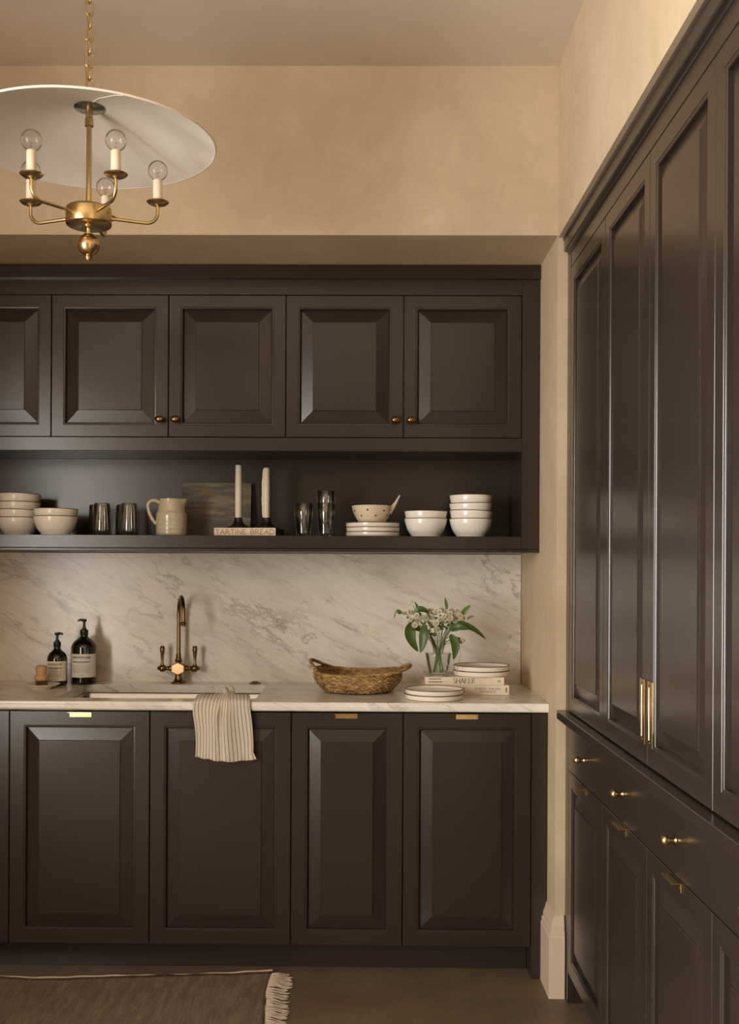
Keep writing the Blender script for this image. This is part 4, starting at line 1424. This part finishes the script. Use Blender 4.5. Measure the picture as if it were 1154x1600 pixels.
def soap_bottle(name, label, loc, R_, sh, ns, tot, lab, spout, seed):
    t = thing(name, label, 'bottle', loc, group='pump soap bottles by the sink')
    nk = 0.0140 if R_ > 0.04 else 0.0120
    d_ = ns - sh
    MB().lathe([(0, 0), (R_ - 0.006, 0), (R_ - 0.001, 0.003), (R_, 0.008), (R_, sh), (R_ * 0.975, sh + d_ * 0.18), (R_ * 0.90, sh + d_ * 0.40), (R_ * 0.74, sh + d_ * 0.66), (R_ * 0.52, sh + d_ * 0.86), (nk + 0.002, ns), (nk, ns + 0.004), (nk, ns + 0.014), (0, ns + 0.014)], 40).build('bottle_body', 'bottle', t, smooth=True, angle=50)
    zc_ = ns + 0.009
    pm = MB().lathe([(0, zc_), (nk + 0.0005, zc_), (nk + 0.0015, zc_ + 0.002), (nk + 0.0015, zc_ + 0.018), (nk - 0.002, zc_ + 0.020), (0.0085, zc_ + 0.021), (0.0085, zc_ + 0.026), (0.0052, zc_ + 0.027), (0.0046, tot - 0.013), (0.0085, tot - 0.011), (0.0095, tot - 0.002), (0, tot)], 24)
    pm.tube([(0, 0, tot - 0.0045), (spout * 0.012, -0.002, tot - 0.0042), (spout * 0.020, -0.004, tot - 0.006), (spout * 0.0225, -0.0045, tot - 0.009)], [0.0048, 0.0046, 0.004, 0.003], 10)
    pm.build('pump', 'pump', t, smooth=True, angle=40)
    z0, z1 = lab
    half = R(80)
    lb = MB().lathe([(R_ + 0.0005, z0), (R_ + 0.0005, z1)], 30, a0=-PI / 2 - half, a1=-PI / 2 + half)
    lo = lb.build('label', 'label', t, smooth=True)

    def wrap(mb, z, nm, mat):
        mb.v = [((R_ + 0.0009) * math.sin(x / R_), -(R_ + 0.0009) * math.cos(x / R_), z + zz) for x, y, zz in mb.v]
        mb.build(nm, mat, lo)
    hh = z1 - z0
    wid = R_ * 1.75
    wrap(lettering('MURCHISON-HUME', 0.0062 * R_ / 0.047 + 0.001, wid * 0.86, 0.15, False, 0.35), z0 + hh * 0.855, 'label_title', 'ink')
    rows = ((0.66, 0.0038, 0.80, 'ink'), (0.58, 0.0016, 0.35, 'greyink'), (0.49, 0.0018, 0.86, 'greyink'), (0.41, 0.0013, 0.86, 'greyink'), (0.36, 0.0013, 0.82, 'greyink'), (0.31, 0.0013, 0.86, 'greyink'), (0.26, 0.0013, 0.80, 'greyink'), (0.21, 0.0013, 0.86, 'greyink'), (0.09, 0.0016, 0.25, 'greyink'))
    for q, (f, h_, wf, mt) in enumerate(rows):
        wrap(print_marks(wid * wf, h_, seed + q), z0 + hh * f, 'label_text', mt)
    return t


soap_bottle('soap_bottle', 'larger dark amber pump bottle with paper label beside the sink', (-1.062, 3.990, CZ + 0.0003), 0.0475, 0.137, 0.176, 0.246, (0.028, 0.1155), -1, 10)
soap_bottle('soap_bottle', 'smaller dark amber pump bottle with paper label behind the dish brush', (-1.148, 3.935, CZ + 0.0003), 0.0370, 0.098, 0.134, 0.198, (0.0185, 0.0915), 1, 40)

dx, dy_ = -1.176, 3.828
tag(MB().lathe([(0, 0.001), (0.030, 0.001), (0.032, 0.0), (0.035, 0.0), (0.037, 0.004), (0.052, 0.0085), (0.0655, 0.0145), (0.068, 0.0165), (0.0655, 0.0178), (0.050, 0.0125), (0.034, 0.008), (0, 0.007)], 48, wob=lambda a, z: 1 + 0.02 * math.sin(2 * a)).build('dish', 'dish', None, (dx, dy_, CZ + 0.0003), smooth=True, angle=55),
    'shallow cream pottery dish holding the wooden brush', 'dish')
br = thing('dish_brush', 'wooden-handled round dish brush standing on a cream dish', 'brush', (dx + 0.001, dy_ + 0.004, CZ + 0.0078))
MB().lathe([(0, 0.022), (0.0245, 0.022), (0.0252, 0.024), (0.0252, 0.036), (0.0235, 0.0395), (0.0185, 0.0425), (0.0180, 0.047), (0.0200, 0.056), (0.0208, 0.066), (0.0195, 0.072), (0.0150, 0.0755), (0, 0.0762)], 32).build('handle', 'beech', br, smooth=True, angle=50)
bri = MB()
rnd = random.Random(3)
for k in range(150):
    r = 0.021 * math.sqrt(rnd.random())
    a = rnd.uniform(0, 2 * PI)
    e = 1.15 + rnd.uniform(-0.1, 0.15)
    bri.tube([(r * math.cos(a), r * math.sin(a), 0.0225), (r * e * math.cos(a), r * e * math.sin(a), 0.0005)], 0.0008, 4)
o = bri.build('bristles', 'bristle', br)
o['kind'] = 'stuff'

# ------------------------------------------------------------------ faucet
FX, FY = -0.711, 4.034
fa = thing('faucet', 'antique brass gooseneck faucet with two lever handles behind the sink', 'faucet', (FX, FY, CZ + 0.0003))
MB().lathe([(0, 0), (0.028, 0), (0.029, 0.0015), (0.028, 0.004), (0.022, 0.0065), (0.0165, 0.014), (0.0135, 0.026), (0.0125, 0.038), (0.017, 0.046), (0.019, 0.056), (0.017, 0.066), (0.0125, 0.074), (0.0105, 0.080), (0.0150, 0.083), (0.0155, 0.086), (0.0125, 0.089), (0.0130, 0.0915), (0.0118, 0.094), (0.0098, 0.096), (0.0098, 0.111), (0.0088, 0.113), (0, 0.113)], 32).build('body', 'oldbrass', fa, smooth=True, angle=45)
sd = Vector((0.30, -0.954, 0)).normalized()
Rg = 0.0655
pts = [Vector((0, 0, 0.10)), Vector((0, 0, 0.18)), Vector((0, 0, 0.264))]
for q in range(10, 181, 10):
    t = R(q)
    pts.append(sd * (Rg - Rg * math.cos(t)) + Vector((0, 0, 0.264 + Rg * 1.02 * math.sin(t))))
pts.append(sd * 2 * Rg + Vector((0, 0, 0.232)))
MB().tube(pts, 0.0074, 16).build('spout', 'oldbrass', fa, smooth=True, angle=50)
MB().lathe([(0.0074, 0.0), (0.0074, 0.006), (0.0108, 0.009), (0.0115, 0.012), (0.0105, 0.0145), (0.0078, 0.017), (0.0074, 0.022)], 24, (sd.x * 2 * Rg, sd.y * 2 * Rg, 0.222)).build('spout_tip', 'oldbrass', fa, smooth=True, angle=45)
hexb = MB()
hv = []
for d, s in ((0.0, 1.0), (-0.014, 1.0), (-0.0165, 0.93)):
    for q in range(6):
        t = R(30 + 60 * q)
        hv.append((0.0285 * s * math.cos(t) * 1.09, d, 0.056 + 0.0265 * s * math.sin(t)))
hexb.add(hv, [(j * 6 + i, j * 6 + (i + 1) % 6, (j + 1) * 6 + (i + 1) % 6, (j + 1) * 6 + i) for j in range(2) for i in range(6)] + [tuple(range(12, 18))])
hx_o = hexb.build('hexagon_boss', 'oldbrass', fa, (0, -0.004, 0))
pl = MB()
pl.add([(0.0285 * 0.80 * math.cos(R(30 + 60 * q)) * 1.09, d, 0.056 + 0.0265 * 0.80 * math.sin(R(30 + 60 * q))) for d in (-0.0162, -0.0175) for q in range(6)], [(i, (i + 1) % 6, 6 + (i + 1) % 6, 6 + i) for i in range(6)] + [tuple(range(6, 12))])
o = pl.build('hexagon_plate', 'cartouche', hx_o)
o['label'] = 'pale polished hexagonal brass plate'
for s in (-1, 1):
    a = MB().lathe([(0.0, 0.0), (0.0085, 0.0), (0.0085, 0.022), (0.0105, 0.026), (0.0115, 0.031), (0.0090, 0.037), (0.0068, 0.042), (0.0068, 0.046), (0.0100, 0.050), (0.0135, 0.056), (0.0145, 0.062), (0.0130, 0.069), (0.0075, 0.074), (0.0065, 0.080), (0, 0.082)], 24)
    a.xform(Matrix.Translation((0, 0, 0.056)) @ Matrix.Rotation(s * PI / 2, 4, 'Y'))
    ao = a.build('side_arm', 'oldbrass', fa, smooth=True, angle=45)
    MB().lathe([(0.008, 0.066), (0.0075, 0.070), (0.0052, 0.075), (0.0052, 0.088), (0.0062, 0.104), (0.0085, 0.120), (0.0098, 0.129), (0.0095, 0.132), (0.0085, 0.1335), (0.0085, 0.1350), (0.0092, 0.1365), (0.0070, 0.1415), (0, 0.143)], 20, (s * 0.0625, 0, 0)).build('lever', 'oldbrass', ao, smooth=True, angle=45)
tag(MB().lathe([(0, 0), (0.0225, 0), (0.023, 0.0015), (0.0205, 0.004), (0.013, 0.0052), (0.0125, 0.0075), (0.011, 0.0088), (0, 0.0092)], 32).build('air_switch', 'oldbrass', None, (-0.418, 4.034, CZ + 0.0002), smooth=True, angle=40),
    'round antique brass button set in the marble beside the faucet', 'switch')

# ------------------------------------------------------------------ striped towel over the worktop edge
tw = MB()
NUt, NVt = 96, 90


def towel_pt(u, v):
    # v: 0 inside the sink .. 1 hem; path over the strip of marble and down the cabinet front
    zt = CZ + 0.0035
    segs = [(-0.030, 0)]
    s = v * 0.335
    crease = math.exp(-((u - 0.04 + 0.10 * v) / (0.07 + 0.06 * v)) ** 2)
    fold = 0.0030 * math.sin(u * 5.0 + 0.6 + 1.2 * v) + 0.0016 * math.sin(u * 9 + 1.5 - 2 * v) * (0.4 + 0.6 * v)
    if s < 0.045:                         # hanging into the sink
        y, z, hang = SY0 + 0.011, zt - 0.045 + s, 0.0
    elif s < 0.140:                       # puffed up over the strip of marble
        q = (s - 0.045) / 0.095
        y = SY0 + 0.011 - q * (SY0 + 0.011 - 3.4685)
        z = zt + 0.019 * math.sin(PI * min(1.0, q * 1.02)) ** 0.7 * (0.75 + 0.35 * q) * (1 - 0.25 * abs(u) ** 3)
        hang = 0.0
    else:
        q = s - 0.140
        y, z, hang = 3.4685, zt - q, min(1, q / 0.05)
    # the middle is drawn together towards the sink, the sides stay wide
    k = max(0.0, min(1.0, (s - 0.045) / 0.16))
    k = k * k * (3 - 2 * k)
    half = 0.086 + (0.0945 - 0.086) * k + 0.002 * v
    xc = -0.470 + 0.006 * v
    uu = u + (0.14 - u) * (1 - k) * 0.80 * math.exp(-((u - 0.12) / 0.55) ** 2)
    x = xc + half * uu + 0.004 * math.sin(6 * v + 3 * u) * hang - 0.006 * hang * math.sin(v * 5) * (1 if u < 0 else 0.3)
    bunch = math.exp(-((s - 0.070) / 0.032) ** 2)
    puff = math.exp(-((s - 0.125) / 0.05) ** 2)
    z += bunch * 0.016 * math.exp(-((u - 0.12) / 0.28) ** 2) * (1 - hang)
    rip = bunch * 0.0035 * math.sin(u * 14 + 1)
    z += max(0, rip) * (1 - hang)
    f_out = 0.004 + 0.016 * hang * (0.55 + 0.45 * math.cos(u * PI * 0.9)) - 0.020 * hang * crease * (1.2 - v) * 1.3 + fold * (0.35 + 0.65 * hang)
    y -= max(0.0005, f_out) if (hang > 0 or s > 0.130) else 0
    if s <= 0.130 and s > 0.045:
        z += max(0, fold) * 0.7
    if v > 0.93:                           # hem flares
        y -= 0.003 * math.sin(u * 15) * (v - 0.93) / 0.07
        z += 0.0015 * math.sin(u * 13 + 1)
        if u > 0.82:
            x += 0.012 * (u - 0.82) / 0.18 * (v - 0.93) / 0.07
    z += hang * (-0.006 * math.cos((u - 0.25) * 2.2) * v + 0.004)
    return (x, y, z)


vs, uvs = [], []
for j in range(NVt + 1):
    for i in range(NUt + 1):
        u, v = -1 + 2 * i / NUt, j / NVt
        vs.append(towel_pt(u, v))
        uvs.append(((u + 1) / 2, v * 1.7))
fs = [(j * (NUt + 1) + i, j * (NUt + 1) + i + 1, (j + 1) * (NUt + 1) + i + 1, (j + 1) * (NUt + 1) + i) for j in range(NVt) for i in range(NUt)]
me = bpy.data.meshes.new('towel')
me.from_pydata(vs, [], fs)
ul = me.uv_layers.new(name='UVMap')
for lp_ in me.loops:
    ul.data[lp_.index].uv = uvs[lp_.vertex_index]
for p in me.polygons:
    p.use_smooth = True
me.materials.append(M['towel'])
to = bpy.data.objects.new('towel', me)
COL.objects.link(to)
so = to.modifiers.new('thickness', 'SOLIDIFY')
so.thickness = 0.0014
so.offset = 1.0
kn = MB()
for q, (px_, ph) in enumerate(((-0.468, 0.0), (-0.460, 2.0), (-0.4525, 4.0), (-0.4465, 1.0))):
    kn.tube(smooth_path([(px_ + 0.010 * math.sin(ph), SY0 + 0.015, CZ - 0.03), (px_ + 0.004 * math.cos(ph), SY0 + 0.010, CZ + 0.014), (px_, 3.548, CZ + 0.033 + 0.004 * math.sin(ph * 2)),
                         (px_ + 0.003, 3.528, CZ + 0.030 - 0.003 * q % 2), (px_ + 0.004 - 0.006 * (q - 1.5), 3.502, CZ + 0.017), (px_ + 0.002 - 0.010 * (q - 1.5), 3.478, CZ + 0.010)], 5),
            [0.005 + 0.0035 * math.sin(PI * k / 25) for k in range(26)], 8)
kn.build('gathered_fold', 'linen', to, smooth=True)
tag(to, 'cream and brown striped linen towel draped over the worktop edge at the sink', 'towel')

# ------------------------------------------------------------------ rug
RX0, RX1, RYN, RYF = -1.9, -0.300, 1.35, 3.452


def far_edge(x):
    return RYF + 0.024 * math.sin((x + 0.42) * 4.6 + 1.2) + 0.006 * math.sin(x * 13) + (0.022 * max(0, (x + 0.42) / 0.12) if x > -0.42 else 0)


def right_edge(y):
    return RX1 + 0.006 * math.sin(y * 9) + 0.045 * max(0, (3.46 - y)) * 0.35


rg = thing('rug', 'flat-woven brown wool rug with a cream fringed end before the sink', 'rug', (-1.3, 2.4, 0))
NX, NY = 120, 90
vs = []
for j in range(NY + 1):
    for i in range(NX + 1):
        s, t = i / NX, j / NY
        y0 = RYN + (RYF - RYN) * t
        xr = right_edge(y0)
        x = RX0 + (xr - RX0) * s
        y = RYN + (far_edge(x) - RYN) * t
        z = 0.008 + 0.0025 * math.sin(x * 9 + y * 3) * math.sin(y * 5) + 0.0012 * mnoise.noise((x * 12, y * 12, 0))
        if t > 0.985:
            z += 0.004 * (t - 0.985) / 0.015
        vs.append((x + 1.3, y - 2.4, z))
fs = [(j * (NX + 1) + i, j * (NX + 1) + i + 1, (j + 1) * (NX + 1) + i + 1, (j + 1) * (NX + 1) + i) for j in range(NY) for i in range(NX)]
rgm = MB().add(vs, fs)
ro = rgm.build('weave', 'rug', rg, smooth=True)
so = ro.modifiers.new('thickness', 'SOLIDIFY')
so.thickness = 0.005
so.offset = -1.0
sv = MB().tube([(x + 1.3, far_edge(x) - 2.4, 0.0165 + 0.0010 * math.sin(x * 60)) for x in [RX0 + (RX1 - RX0) * k / 160 for k in range(161)]], 0.0030, 6)
sv.build('selvedge', 'fringe', rg, smooth=True)
fg = MB()
rnd = random.Random(17)
y = RYN
while y < 3.490:
    xr = right_edge(min(y, RYF))
    L = 0.070 + rnd.uniform(-0.012, 0.010)
    dy2 = rnd.uniform(-0.016, 0.012)
    p0 = Vector((xr + 1.297, y - 2.4, 0.010))
    fg.tube(smooth_path([p0, p0 + Vector((L * 0.35, dy2 * 0.6 + rnd.uniform(-.002, .002), rnd.uniform(0, 0.003))), p0 + Vector((L * 0.75, dy2 * 1.2, -0.005)), p0 + Vector((L, dy2 + rnd.uniform(-.005, .005), -0.006))], 3), [0.0019] * 8 + [0.0016, 0.0010], 5)
    y += rnd.uniform(0.0028, 0.0062)
fo = fg.build('fringe', 'fringe', rg, smooth=True)
fo['kind'] = 'stuff'
